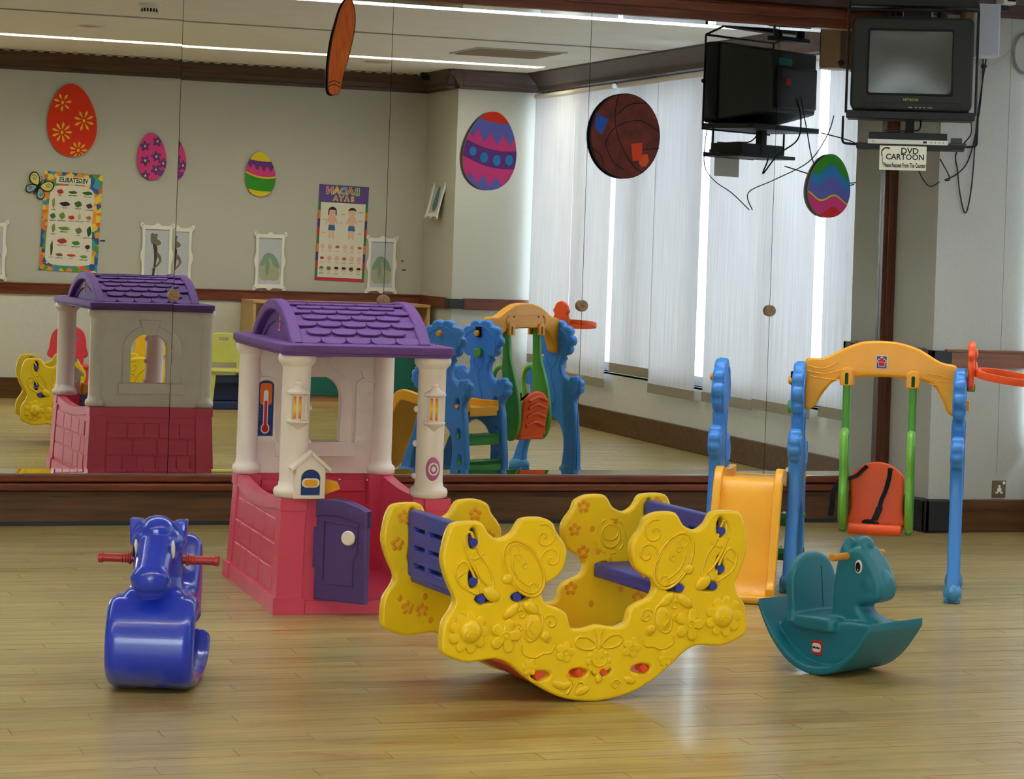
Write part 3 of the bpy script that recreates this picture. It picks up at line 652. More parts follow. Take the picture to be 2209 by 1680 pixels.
# yellow beam with wood grain
bm_ = cat([(-.60, .70), (-.565, .695), (-.535, .745), (-.49, .8), (-.435, .815), (-.37, .825), (-.30, .828), (-.22, .826), (-.15, .82), (-.10, .8), (-.065, .745), (-.045, .70), (-.012, .69), (-.01, .76), (-.01, .872), (-.08, .895), (-.16, .94), (-.23, .962), (-.30, .968), (-.38, .962), (-.45, .935), (-.53, .893), (-.60, .884), (-.602, .8)], 4)
hol = [rrect(-.447, -.427, .80, .846, .008), rrect(-.190, -.170, .80, .843, .008)]
bm_o = MB().add(shape([bm_], .062, .012, 3), T((0, .32, 0)) @ XZ); beam = bm_o.build('beam', P_orng, t, ang=50)
for cxs, zt in ((-.437, .846), (-.180, .843)):
    rr2 = [(cxs-.027, .79), (cxs+.027, .79), (cxs+.027, zt-.01)]+[(cxs+.027*cos(a), zt-.01+.024*sin(a)) for a in [pi*i/10 for i in range(1, 10)]]+[(cxs-.027, zt-.01)]
    ri = [(cxs-.011, .789), (cxs+.011, .789), (cxs+.011, zt-.012)]+[(cxs+.011*cos(a), zt-.012+.01*sin(a)) for a in [pi*i/8 for i in range(1, 8)]]+[(cxs-.011, zt-.012)]
    for yy in (.285, .356): MB().add(shape([rr2, ri], .014, .004, 2), T((0, yy, 0)) @ XZ).build('swing_bracket', P_orng, t)
    MB().box(cxs-.0105, cxs+.0105, .281, .29, .79, zt-.004).build('bracket_slot', flat('dark_green_recess', (34, 84, 34)), t)
gr = MB()
for (xa, xb, z0, dz) in ((-.59, -.47, .86, .02), (-.59, -.45, .84, .012), (-.58, -.46, .82, -.01), (-.13, -.02, .85, -.02), (-.14, -.02, .83, -.012), (-.12, -.03, .81, -.03)):
    gr.tube(cat([(xa, .2895, z0), ((xa+xb)/2, .2895, z0-.008), (xb, .2895, z0+dz)], 5, False), .0022, 5)
gr.build('grain_relief', P_orng, beam)
MB().add(shape([rrect(-.475, -.14, .835, .905, .03), rrect(-.471, -.144, .839, .901, .028)], .004), T((0, .353, 0)) @ XZ).build('back_plate_line', P_orng, beam)
ps = MB()
for x in (-.46, -.41, -.2, -.155):
    ps.cyl((x, .35, .892), (x, .3525, .892), .006).cyl((x-.006, .35, .822), (x-.006, .3525, .822), .006)
ps.build('screw_hole', S_red, beam)
lg = put('logo_sticker', shape([rrect(-.0215, .0215, -.026, .026, .004)], .001), S_wh, t, T((-.304, .2885, .886)) @ XZ)
put('logo_blue_field', shape([rrect(-.019, .019, -.0235, .0235, .003)], .001), flat('logo_blue', (46, 84, 160)), lg, T((0, 0, .0008)))
fl = []
for i in range(50):
    a = 2*pi*i/50; r = .0125+.005*abs(cos(2.5*(a-pi/2)))*1.0+.001; fl.append((r*cos(a), r*sin(a)*1.15))
put('logo_flower_edge', shape([fl], .001), S_wh, lg, T((0, 0, .0015))); put('logo_flower', shape([[(p[0]*.85, p[1]*.85) for p in fl]], .001), S_red, lg, T((0, 0, .0022)))
text('grow\'n up', .0062, S_wh, 'logo_text', lg, T((0, .001, .003)), bold=.0001)
# swing arms hang from the beam
arm = cat([(.305, .85), (.335, .85), (.342, .80), (.352, .76), (.362, .66), (.40, .56), (.43, .46), (.445, .36), (.44, .28), (.415, .225), (.38, .205), (.355, .225), (.335, .30), (.32, .40), (.315, .5), (.308, .6), (.306, .7), (.302, .78)], 3)
for x in (-.437, -.180):
    a_ = put('swing_arm', shape([arm, oval(.36, .31, .008, .016)], .03, .008, 2), P_green, t, T((x, 0, 0)) @ YZ)
    lo = MB().tube(cat([(x, .345, .585), (x, .30, .61), (x, .262, .60), (x, .24, .56), (x, .238, .50), (x, .25, .44), (x, .235, .37), (x, .245, .30), (x, .285, .25), (x, .34, .235)], 5, False), .0155, 10)
    lo.ball((x, .345, .585), .0155).ball((x, .34, .235), .0155).build('handle_loop', plastic('light_green_plastic', (120, 192, 66)), t)
# seat
sb = cat([(-.41, .235), (-.21, .235), (-.208, .30), (-.206, .42), (-.225, .452), (-.262, .478), (-.31, .488), (-.358, .478), (-.395, .452), (-.414, .42), (-.412, .30)], 4)
seat = MB(); seat.add(shape([sb], .026, .01, 2), T((0, .385, 0)) @ Matrix.Rotation(radians(8), 4, 'X').inverted() @ XZ)
seat.add(shape([rrect(-.415, -.205, .29, .43, .02)], .026, .01, 2), T((0, 0, .225)))
seat.tube([(-.41, .295, .232), (-.31, .288, .231), (-.21, .295, .232)], .022, 12)
for z in (.30, .35, .40, .44): seat.tube(cat([(-.385, .403+.139*z, z-.012), (-.31, .405+.139*z, z+.012), (-.235, .403+.139*z, z-.012)], 5, False), .009, 8)
se = seat.build('seat', P_seat, t, ang=50)
MB().add(shape([cat([(-.36, .255), (-.26, .255), (-.255, .36), (-.275, .395), (-.31, .405), (-.345, .395), (-.365, .36)], 4), cat([(-.355, .26), (-.265, .26), (-.26, .357), (-.279, .39), (-.31, .399), (-.341, .39), (-.36, .357)], 4)], .004), T((0, .3705, 0)) @ Matrix.Rotation(radians(8), 4, 'X').inverted() @ XZ).build('pad_line', P_seat, se)
def ribbon(name, pts, wd, parent, m=P_strap, nrm=(1, 0, 0)):
    mb = MB(); n = Vector(nrm)*wd/2; pts = [Vector(p) for p in pts]; V = []
    for p in pts: V.append([mb.bm.verts.new(p+n), mb.bm.verts.new(p-n), mb.bm.verts.new(p-n+Vector((0, .003, 0))), mb.bm.verts.new(p+n+Vector((0, .003, 0)))])
    for a, c in zip(V, V[1:]):
        for k in range(4): j = (k+1) % 4; mb.bm.faces.new((a[k], a[j], c[j], c[k]))
    mb.bm.faces.new(V[0]); mb.bm.faces.new(V[-1][::-1])
    return mb.build(name, m, parent)
ribbon('strap', cat([(-.262, .427, .462), (-.264, .421, .43), (-.275, .408, .38), (-.29, .396, .34), (-.297, .38, .31)], 4, False), .018, t)
ribbon('strap', cat([(-.297, .38, .31), (-.303, .36, .29), (-.315, .32, .262)], 4, False), .026, t)
ribbon('strap', cat([(-.352, .427, .467), (-.37, .415, .45), (-.39, .39, .43), (-.42, .34, .42), (-.455, .29, .412)], 4, False), .016, t, nrm=(.75, 0, -.65))
ribbon('strap', cat([(-.458, .295, .405), (-.472, .27, .37), (-.476, .26, .32), (-.48, .255, .28)], 4, False), .022, t)
MB().ball((-.335, .30, .258), .026, .012, .012, 12).ball((-.31, .302, .254), .018, .012, .008, 12).build('buckle', P_strap, t)
# knobs and pegs
for (x, y, z, m_, r_) in ((-.62, .30, .80, P_orng, .018), (-.62, .31, .695, P_green, .028), (-.93, .30, .80, P_orng, .016)):
    MB().cyl((x-.045, y, z), (x-.02, y, z), r_*.9, r_, 20).build('bolt_knob', m_, t, bevel=.003)
MB().box(-.656, -.642, .285, .32, .78, .835).build('bracket_end', P_strap, t, bevel=.003)
MB().box(.022, .038, .30, .34, .71, .75).build('beam_peg', P_orng, t, bevel=.002)
for i, x in enumerate((-.62, -.93)):
    for (y, z, m_) in ((.44, .415, P_orng), (.455, .255, P_green), (.47, .115, P_green)):
        MB().cyl((x-.028, y, z), (x+.028, y, z), .011, n=16).build('peg', m_, t)
# slide, platform and steps between the two left panels
xs0, xs1 = -.905, -.645
sp_ = cat([(.47, .405), (.3, .405), (.1, .42), (.02, .435), (-.03, .435), (-.065, .405), (-.10, .345), (-.16, .225), (-.22, .115), (-.26, .055), (-.295, .028), (-.325, .022)], 4, False)
sm = MB(); N_ = len(sp_)
def ribst(mb, x0, x1, lift, th):
    V = []
    for i, (y, z) in enumerate(sp_):
        a = Vector(sp_[max(0, i-1)]); c = Vector(sp_[min(N_-1, i+1)]); tt = (c-a).normalized(); nn = Vector((tt[1], -tt[0]))
        if nn[1] < 0: nn = -nn
        p = Vector((y, z)); q = p+nn*lift; q2 = p+nn*(lift-th)
        V.append([mb.bm.verts.new((x0, q[0], q[1])), mb.bm.verts.new((x1, q[0], q[1])), mb.bm.verts.new((x1, q2[0], max(q2[1], .001))), mb.bm.verts.new((x0, q2[0], max(q2[1], .001)))])
    for a, c in zip(V, V[1:]):
        for k in range(4): j = (k+1) % 4; mb.bm.faces.new((a[k], a[j], c[j], c[k]))
    mb.bm.faces.new(V[0]); mb.bm.faces.new(V[-1][::-1])
ribst(sm, xs0+.02, xs1-.02, 0, .02); ribst(sm, xs0, xs0+.03, .038, .058); ribst(sm, xs1-.03, xs1, .038, .058)
sl = sm.build('slide', plastic('slide_yellow_plastic', (250, 178, 40)), t, bevel=.007, seg=3, ang=50)
MB().tube([(xs0, -.328, .016), (xs1, -.328, .016)], .016, 12).box(xs0+.02, xs1-.02, .45, .475, .36, .41).build('slide_lip', MATS['slide_yellow_plastic'], sl, bevel=.003)
for y, z, dy in ((.455, .24, .05), (.47, .10, .055)):
    stp = MB().box(-.90, -.65, y-dy, y+dy*.6, z, z+.022).box(-.90, -.65, y+dy*.6-.015, y+dy*.6, z-.035, z+.02)
    for k in range(12): stp.ball((-.885+k*.02, y, z+.022), .005, n=8)
    stp.build('step', plastic('step_green_plastic', (58, 150, 72)), t, bevel=.005)
# basketball hoop with a monkey-shaped back plate
mk_ = cat([(.23, .80), (.30, .79), (.335, .80), (.34, .84), (.345, .88), (.335, .905), (.345, .925), (.335, .945), (.325, .965), (.30, .98), (.275, .98), (.25, .965), (.24, .945), (.228, .925), (.24, .905), (.228, .88), (.23, .84)], 4)
hp = put('hoop_plate', shape([mk_], .026, .009, 2), P_seat, t, T((.04, .03, 0)) @ YZ); hp['label'] = 'orange animal-shaped hoop back plate'
MB().ball((.055, .31, .935), .01, .022, .02).ball((.056, .31, .875), .009, .03, .03).build('plate_relief', P_seat, t)
rgm = MB()
cc = (.165, .31, .855); ro, ri_ = .10, .088
NB = 48; TI = Matrix.Rotation(radians(7), 4, 'Y') @ Matrix.Rotation(radians(4), 4, 'X'); HC_ = T((.055, .31, .862)) @ TI
V_ = [[rgm.bm.verts.new(HC_ @ Vector((.12+r*cos(2*pi*i/NB), r*sin(2*pi*i/NB), z))) for i in range(NB)] for r, z in ((.108, -.014), (.122, -.014), (.124, 0), (.122, .014), (.108, .014), (.106, 0))]
for k in range(6):
    for i in range(NB): rgm.bm.faces.new((V_[k][i], V_[k][(i+1) % NB], V_[(k+1) % 6][(i+1) % NB], V_[(k+1) % 6][i]))
rgm.build('hoop_ring', P_seat, t, ang=30)
MB().box(-.012, .02, -.03, .03, -.014, .014, HC_).build('ring_arm', P_seat, t, bevel=.004)
MB().cyl((.026, .33, .80), (.058, .33, .80), .016, n=16).build('hoop_bolt', P_green, t, bevel=.003)

# ------------------------------------------------------------------ yellow rocking seesaw
t = thing('rocking_boat', 'yellow see-saw rocker with two moulded side panels and navy blue seats', 'rocker', (2.521, -4.214, 0), 5)
out = [(-.485, .19), (-.478, .25), (-.455, .285), (-.445, .315), (-.465, .36), (-.484, .42), (-.478, .47), (-.465, .51), (-.445, .528), (-.385, .53), (-.362, .522), (-.344, .494), (-.312, .477), (-.273, .492), (-.254, .52), (-.238, .532), (-.20, .534), (-.172, .53), (-.145, .515), (-.135, .49), (-.108, .455), (-.102, .42), (-.118, .375), (-.15, .352), (-.172, .34), (-.18, .318), (-.165, .288), (-.13, .275), (-.1, .255), (-.086, .215), (-.045, .21), (0, .218),
       (.045, .21), (.086, .215), (.1, .255), (.13, .275), (.165, .288), (.18, .318), (.172, .34), (.15, .352), (.118, .375), (.102, .42), (.108, .455), (.135, .49), (.145, .515), (.172, .53), (.20, .534), (.238, .532), (.254, .52), (.273, .492), (.312, .477), (.344, .494), (.362, .522), (.385, .53), (.445, .528), (.465, .51), (.478, .47), (.484, .42), (.465, .36), (.445, .315), (.455, .285), (.478, .25), (.485, .19),
       (.478, .165), (.44, .145), (.40, .135), (.36, .138), (.32, .14), (.28, .125), (.23, .085), (.17, .045), (.1, .014), (0, 0), (-.1, .014), (-.17, .045), (-.23, .085), (-.28, .125), (-.32, .14), (-.36, .138), (-.40, .135), (-.44, .145), (-.478, .165)]
out = cat(out, 3)
def slot_(x, z, vert): return oval(x, z, .013, .030, 16) if vert else oval(x, z, .030, .013, 16)
slots = []
pegs = []
for s in (-1, 1):
    slots += [(s*.393, .483, 1), (s*.392, .373, 1), (s*.355, .312, 0), (s*.245, .312, 0)]
    pegs += [(s*.393, .472), (s*.392, .362), (s*.368, .312), (s*.258, .312)]
for x in (-.192, -.075, .0, .125): slots.append((x+.012, .085, 0))
rot_t = Matrix.Rotation(radians(-1.4), 4, 'Y')
def tube2(mb, pts, r, y=0, k=4, cyc=False):
    P = cat([(p[0], y, p[1]) for p in pts], k, cyc); mb.tube(P, r*1.35, 6, cyc)
def spiral(cx, cz, r0, turns=1.6, s=1, a0=0, n=22): return [(cx+s*(r0*(1-i/n))*cos(a0+turns*2*pi*i/n), cz+(r0*(1-i/n))*sin(a0+turns*2*pi*i/n)) for i in range(n)]
def flowerpts(cx, cz, r, n, d, k=10):
    q = lambda a: r*(1-d+2*d*abs(cos(n*a/2))**.55)
    return [(cx+q(2*pi*i/(n*k))*cos(2*pi*i/(n*k)), cz+q(2*pi*i/(n*k))*sin(2*pi*i/(n*k))) for i in range(n*k)]
def panel(yc, face, lab):
    """yc: middle plane; face: -1 relief on the -y side"""
    me = shape([out]+[slot_(*q) for q in slots], .036, .009, 2)
    X = rot_t @ T((0, yc, 0)) @ XZ
    pn = put('side_panel', me, P_yel, t, X); pn['label'] = lab; inv = X.inverted()
    fy = yc+face*.018
    R = MB()
    for s in (-1, 1):
        m_ = lambda P: [(s*p[0], p[1]) for p in P]
        # big bee: face oval, smile, eyes, curled feelers
        fcf = lambda k: [(-s*(-.238+k*(.088*cos(u)*.53+.052*sin(u)*.85)), .392+k*(-.088*cos(u)*.85+.052*sin(u)*.53)) for u in [2*pi*i/16 for i in range(16)]]
        tube2(R, fcf(1), .0034, fy, 3, True); tube2(R, fcf(.88), .002, fy, 3, True)
        tube2(R, m_([(.272, .434), (.273, .398), (.252, .362), (.218, .34)]), .0028, fy, 5)
        for (x, z) in ((.255, .425), (.235, .40)): tube2(R, [(s*x+.008*cos(u), z+.008*sin(u)) for u in [2*pi*i/8 for i in range(8)]], .002, fy, 2, True)
        for (x, z) in ((.268, .445), (.208, .335)): tube2(R, [(s*x+.014*cos(u), z+.014*sin(u)) for u in [2*pi*i/10 for i in range(10)]], .002, fy, 2, True)
        tube2(R, spiral(s*.175, .478, .038, 1.5, s, 1.2), .0028, fy, 2); tube2(R, spiral(s*.152, .415, .038, 1.5, s, -1), .0028, fy, 2)
        # wings and striped body
        tube2(R, m_([(.40, .50), (.375, .44), (.345, .40), (.33, .345), (.36, .36), (.39, .40), (.415, .45), (.418, .49)]), .003, fy, 3, True)
        tube2(R, m_([(.445, .40), (.42, .42), (.395, .39), (.375, .33), (.40, .335), (.435, .36)]), .003, fy, 3, True)
        tube2(R, m_([(.36, .44), (.385, .425), (.41, .43)]), .0022, fy, 3); tube2(R, m_([(.41, .395), (.44, .375)]), .0022, fy, 3)
        # arm and leg pads
        R.ball((s*.335, fy, .325), .03, .012, .02, 12, Matrix.Rotation(radians(-s*35), 4, 'Y')).ball((s*.287, fy, .365), .018, .008, .016, 12)
        R.ball((s*.275, fy, .275), .032, .012, .016, 12, Matrix.Rotation(radians(s*40), 4, 'Y')).ball((s*.215, fy, .28), .03, .011, .016, 12, Matrix.Rotation(radians(-s*35), 4, 'Y'))
        # sunflower
        R.add(shape([flowerpts(s*.405, .222, .052, 9, .17)], .012, .004, 1), T((0, fy, 0)) @ XZ).ball((s*.40, fy+face*.005, .225), .034, .018, .034, 20)
        tube2(R, [(s*.40+.016*cos(u), .212+.012*sin(u)) for u in [pi*i/6 for i in range(7)]], .0022, fy+face*.0205, 2)
        # five-petal flower with spiral heart
        R.add(shape([flowerpts(s*.292, .205, .035, 5, .42)], .014, .005, 1), T((0, fy, 0)) @ XZ); tube2(R, spiral(s*.292, .205, .014, 1.3, s, 0, 14), .002, fy+face*.0075, 2)
        # small smiling butterfly
        tube2(R, [(s*.205+.026*cos(u)+.010*sin(u)*-s, .225+.04*sin(u)) for u in [2*pi*i/14 for i in range(14)]], .003, fy, 3, True)
        R.ball((s*.205, fy, .225), .026, .008, .038, 14)
        tube2(R, m_([(.212, .243), (.222, .225), (.205, .205)]), .002, fy+face*.008, 4)
        tube2(R, spiral(s*.152, .235, .024, 1.3, s, .5, 16), .0028, fy, 2); tube2(R, spiral(s*.165, .19, .018, 1.3, s, .5, 14), .0026, fy, 2)
        tube2(R, spiral(s*.243, .262, .016, 1.3, s, .5, 14), .0026, fy, 2); tube2(R, spiral(s*.25, .225, .014, 1.3, s, .5, 14), .0026, fy, 2)
        R.ball((s*.168, fy, .198), .015, .009, .015, 12)
        tube2(R, m_([(.24, .175), (.235, .15), (.20, .138), (.175, .148), (.15, .15), (.14, .17)]), .0026, fy, 4)
        # tulip flower, clovers, snail
        R.add(shape([flowerpts(s*.105, .148, .024, 5, .25)], .008, .003, 1), T((0, fy, 0)) @ XZ).add(shape([flowerpts(s*.215, .112, .02, 6, .25)], .006, .002, 1), T((0, fy, 0)) @ XZ)
        tube2(R, [(s*.105+.008*cos(u), .148+.008*sin(u)) for u in [2*pi*i/8 for i in range(8)]], .0018, fy+face*.0045, 2, True)
        tube2(R, spiral(s*.055, .045, .017, 1.4, s, 0, 16), .0026, fy, 2)
        R.ball((s*.10, fy, .055), .02, .007, .011, 12, Matrix.Rotation(radians(s*20), 4, 'Y'))
    # middle: butterfly and smiling flower
    for s in (-1, 1):
        tube2(R, [(s*.01, .165), (s*.035, .185), (s*.065, .188), (s*.075, .172), (s*.055, .155), (s*.02, .152)], .003, fy, 3, True)
        tube2(R, [(s*.004, .182), (s*.012, .205)], .0024, fy, 2)
    R.ball((0, fy, .165), .008, .007, .02, 12)
    R.add(shape([flowerpts(.0, .115, .036, 10, .1)], .01, .004, 1), T((0, fy, 0)) @ XZ); tube2(R, [(.024*cos(u), .122+.02*sin(u)) for u in [pi+pi*i/6 for i in range(7)]], .0024, fy+face*.0055, 2)
    R.ball((.008, fy+face*.004, .125), .004, .004, .004, 8).ball((-.008, fy+face*.004, .125), .004, .004, .004, 8).ball((0, fy, .068), .011, .008, .016, 12)
    for q in ((-.12, .055, 25), (-.05, .035, -20)): R.ball((q[0], fy, q[1]), .026, .008, .013, 12, Matrix.Rotation(radians(q[2]), 4, 'Y'))
    tube2(R, [(-.1, .085), (-.085, .055), (-.1, .028)], .004, fy, 3)
    rlf = R.build('relief', P_yel, pn, ang=60, xf=inv @ rot_t)
    # dimples on the inner face
    Dm = MB(); fi = yc-face*.0178
    rnd = random.Random(5)
    for (x, z) in ((-.42, .49), (-.44, .41), (-.405, .22), (-.19, .49), (-.145, .42), (.42, .5), (.17, .5), (.14, .43), (.17, .36), (.13, .25), (-.13, .25), (-.36, .21), (.36, .21), (.44, .41)):
        for k in range(5):
            a = 2*pi*k/5+.3; Dm.ball((x+.014*cos(a), fi, z+.014*sin(a)), .0085, .0022, .0085, 10)
    for (x, z) in ((-.33, .18), (-.35, .25), (.2, .43), (.22, .36), (.28, .45), (.26, .33), (.05, .15), (-.05, .15), (.2, .2), (-.2, .2), (.3, .24), (-.43, .25), (.12, .1)):
        Dm.ball((x, fi, z), .009, .002, .011, 12)
    Dm.build('dimple', plastic('deep_yellow_recess', (232, 160, 20)), pn, xf=inv @ rot_t)['kind'] = 'stuff'
    # embossed sun face inside
    if face > 0:
        Q = MB(); f2 = fi
        tube2(Q, [(.262+.032*cos(u), .405+.036*sin(u)) for u in [2*pi*i/14 for i in range(14)]], .0026, f2, 3, True)
        tube2(Q, [(.262+.026*cos(u), .415+.022*sin(u)) for u in [pi+pi*i/8 for i in range(9)]], .0026, f2, 2)
        for k in range(9):
            a = 2*pi*k/9; tube2(Q, [(.262+.05*cos(a+w_), .405+.055*sin(a+w_)*(1+.0)) for w_ in (-.2, 0, .2)], .0026, f2, 3)
        Q.build('sun_relief', P_yel, pn, ang=60, xf=inv @ rot_t)
    for (x, z) in pegs: MB().cyl((x, yc-.02, z), (x, yc+.02, z), .0128, n=18).cyl((x, yc+face*.02, z), (x, yc+face*.024, z), .0128, .011, 18).build('seat_peg', P_blue, t, xf=rot_t)
    for i, x in enumerate((-.192, -.062, .012, .125)):
        MB().cyl((x+(.02 if i == 3 else 0), yc-.02, .085), (x+(.02 if i == 3 else 0), yc+.02, .085), .0105, n=18).cyl((x+(.02 if i == 3 else 0), yc+face*.02, .085), (x+(.02 if i == 3 else 0), yc+face*.028, .085), .0105, .009, 18).build('footrest_peg', P_red, t, xf=rot_t)
panel(.018, -1, 'front yellow side panel with moulded bees and flowers')
panel(.482, 1, 'rear yellow side panel')
for s in (-1, 1):
    # backrest with rows of slots
    rows_ = []
    for z in (.352, .405, .458):
        for (y0, y1) in ((.085, .17), (.20, .30), (.33, .415)): rows_.append(rrect(y0, y1, z-.006, z+.006, .004, 3))
    a = put('backrest', shape([rrect(.036, .464, .315, .512, .014)]+rows_, .03, .005, 2), P_blue, t, rot_t @ T((s*.392, 0, 0)) @ YZ)
    MB().box(.388*s-.002, .388*s+.002, .06, .44, .34, .47).build('backrest_core', flat('dark_navy', (26, 30, 74)), t, xf=rot_t)
    x0, x1 = sorted((s*.40, s*.205)); sm_ = MB().add(shape([rrect(x0, x1, .036, .464, .012)], .03, .008, 2), T((0, 0, .312)))
    sm_.add(shape([rrect(x0, x0+.03, .036, .464, .008)] if s > 0 else [rrect(x1-.03, x1, .036, .464, .008)], .03, .006, 2), T((0, 0, .298)))
    sm_.build('seat_plank', P_blue, t, xf=rot_t)
fr = cat([(-.30, .155), (-.25, .135), (-.2, .10), (-.15, .07), (-.08, .05), (0, .045), (.08, .05), (.15, .07), (.2, .10)], 3, False)
fl_ = [(p[0], p[1]) for p in fr]+[(p[0], p[1]-.03) for p in fr[::-1]]
MB().add(shape([fl_], .428, .004, 1), T((0, .25, 0)) @ XZ).build('foot_board', P_red, t, xf=rot_t)

# ------------------------------------------------------------------ teal rocking horse
P_teal = plastic('teal_plastic', (26, 118, 140), .42); 
t = thing('rocking_horse', 'teal green toddler rocking horse with seat, orange handles and wide curved rocker', 'rocking horse', (3.48, -3.87, -.0112), -65)
b = MB()
arcu = cat([(-.255, .196), (-.20, .105), (-.12, .035), (-.03, .012), (.06, .032), (.13, .088), (.19, .172)], 5, False)
prof_ = arcu+[(p[0]+(.0 if abs(p[0]) < .2 else 0), p[1]+.026) for p in arcu[::-1]]
b.add(shape([prof_], .272, .008, 2), XZ)
b.add(shape([cat([(-.205, .12), (-.185, .17), (-.12, .178), (0, .176), (.09, .185), (.175, .18), (.17, .14), (.1, .07), (.0, .035), (-.06, .035), (-.14, .065)], 3)], .165, .012, 2), XZ)
b.add(shape([rrect(-.15, .03, -.112, .112, .03)], .045, .012, 2), T((0, 0, .165)))
bk = cat([(-.105, .15), (.105, .15), (.112, .20), (.108, .29), (.08, .345), (.035, .368), (0, .372), (-.035, .368), (-.08, .345), (-.108, .29), (-.112, .2)], 3)
b.add(shape([bk], .034, .012, 2), T((-.12, 0, 0)) @ Matrix.Rotation(radians(-6), 4, 'Y') @ YZ)
hd = cat([(-.025, .17), (-.03, .22), (-.028, .30), (-.018, .36), (-.008, .405), (.012, .425), (.03, .405), (.05, .41), (.075, .41), (.105, .385), (.135, .345), (.155, .30), (.15, .262), (.125, .245), (.09, .236), (.075, .225), (.095, .205), (.135, .19), (.17, .17), (.16, .15)], 4)
b.add(shape([hd], .098, .02, 3), XZ)
b.ball((.055, 0, .415), .032, .03, .028, 20).ball((.015, .026, .418), .018, .016, .02, 14).ball((.015, -.026, .418), .018, .016, .02, 14)
b.ball((.11, 0, .30), .048, .056, .055, 20)
me = remesh(b, .0032, 3, .5); put('body', me, P_teal, t)
MB().tube([(-.098, 0, .20), (-.104, 0, .26), (-.112, 0, .33)], .0016, 6).build('seat_seam', flat('dark_teal', (22, 84, 92)), t)
hdl = MB().cyl((.03, -.05, .38), (.03, -.128, .38), .0115, n=18).build('handle', flat('orange_wood_dowel', (214, 146, 44), .45), t, bevel=.002); hdl['label'] = 'orange handle nearest the camera'
MB().cyl((.03, .05, .38), (.03, .128, .38), .0115, n=18).build('handle', MATS['orange_wood_dowel'], t, bevel=.002)
for s in (-1, 1):
    X = T((.075, s*.0505, .352)) @ (XZ if s < 0 else XZb)
    e1 = put('eye', shape([oval(0, 0, .0135, .021)], .006, .002, 1), S_wh, t, X)
    put('pupil', shape([oval(0, -.001, .0092, .0155)], .004, .001, 1), S_blk, e1, T((0, 0, .003))); put('glint', shape([oval(.001, -.009, .0018, .003, 10)], .002), S_wh, e1, T((0, 0, .0048)))
lg = put('brand_badge', shape([rrect(-.021, .021, -.0225, .0225, .011)], .004, .001, 1), S_red, t, T((-.05, -.084, .088)) @ XZ)
put('badge_white', shape([rrect(-.0165, .0165, -.0135, .0135, .009)], .002), S_wh, lg, T((0, 0, .0025)))
text('little tikes', .0098, S_blk, 'badge_text', lg, T((0, 0, .0042)), bold=.0004, sx=.72)

# ------------------------------------------------------------------ blue rocking horse
P_hb = plastic('bright_blue_plastic', (34, 62, 206), .24, coat=.5)
t = thing('rocking_horse', 'shiny blue one-piece rocking horse with red handles, facing the camera', 'rocking horse', (1.322, -3.80, 0), -108)
b = MB()
low = cat([(-.295, .118), (-.305, .08), (-.265, .032), (-.18, .004), (-.05, .0), (.06, .004), (.135, .03), (.178, .085), (.185, .15), (.168, .205), (.14, .245), (.11, .268), (.06, .27), (.02, .26), (.02, .21), (.07, .2), (.112, .16), (.118, .11), (.09, .065), (.03, .043), (-.06, .038), (-.17, .044), (-.235, .065), (-.262, .095), (-.285, .118)], 4)
b.add(shape([low], .25, .03, 4), XZ)
upb = cat([(.13, .24), (.10, .285), (.05, .29), (-.04, .275), (-.13, .27), (-.175, .295), (-.205, .355), (-.235, .402), (-.28, .402), (-.315, .36), (-.325, .26), (-.32, .18), (-.31, .135), (-.28, .13), (-.25, .155), (-.18, .185), (-.05, .19), (.08, .19), (.13, .2)], 4)
b.add(shape([upb], .19, .04, 4), XZ)
b.tube([(.03, 0, .24), (.01, 0, .32), (.025, 0, .40)], [.085, .072, .068], 20).ball((.035, 0, .415), .075, .076, .066, 20)
b.tube([(.06, 0, .41), (.13, 0, .36), (.17, 0, .325)], [.056, .05, .052], 18).ball((.175, 0, .33), .042, .056, .045, 20).ball((.155, 0, .297), .045, .047, .03, 18)
b.ball((.05, 0, .452), .055, .052, .042, 18)
for s in (-1, 1):
    b.hexa([(-.01, s*.045, .40), (.05, s*.045, .40), (.05, s*.078, .41), (-.01, s*.078, .41), (-.005, s*.045, .478), (.045, s*.045, .478), (.04, s*.082, .482), (-.0, s*.082, .482)])
    b.ball((.165, s*.03, .315), .03, .026, .022, 12)
me = remesh(b, .0038, 3, .5); put('body', me, P_hb, t)
nt = P_hb.node_tree   # scuffed grey underside: rubbed plastic, follows height on the toy
tc = nt.nodes.new('ShaderNodeTexCoord'); sp = nt.nodes.new('ShaderNodeSeparateXYZ'); nt.links.new(tc.outputs['Object'], sp.inputs[0])
n_ = nt.nodes.new('ShaderNodeTexNoise'); n_.inputs['Scale'].default_value = 9; nt.links.new(tc.outputs['Object'], n_.inputs[0])
mz = nt.nodes.new('ShaderNodeMapRange'); mz.inputs[1].default_value = .085; mz.inputs[2].default_value = .0; nt.links.new(sp.outputs[2], mz.inputs[0])
mn = nt.nodes.new('ShaderNodeMapRange'); mn.inputs[1].default_value = .48; mn.inputs[2].default_value = .6; nt.links.new(n_.outputs['Fac'], mn.inputs[0])
mu = nt.nodes.new('ShaderNodeMath'); mu.operation = 'MULTIPLY'; nt.links.new(mz.outputs[0], mu.inputs[0]); nt.links.new(mn.outputs[0], mu.inputs[1])
mxn = nt.nodes.new('ShaderNodeMixRGB'); mxn.inputs[2].default_value = L((112, 116, 138)); nt.links.new(mu.outputs[0], mxn.inputs[0])
bs = nt.nodes['Principled BSDF']; src = bs.inputs['Base Color'].links[0].from_socket; nt.links.new(src, mxn.inputs[1]); nt.links.new(mxn.outputs[0], bs.inputs['Base Color'])
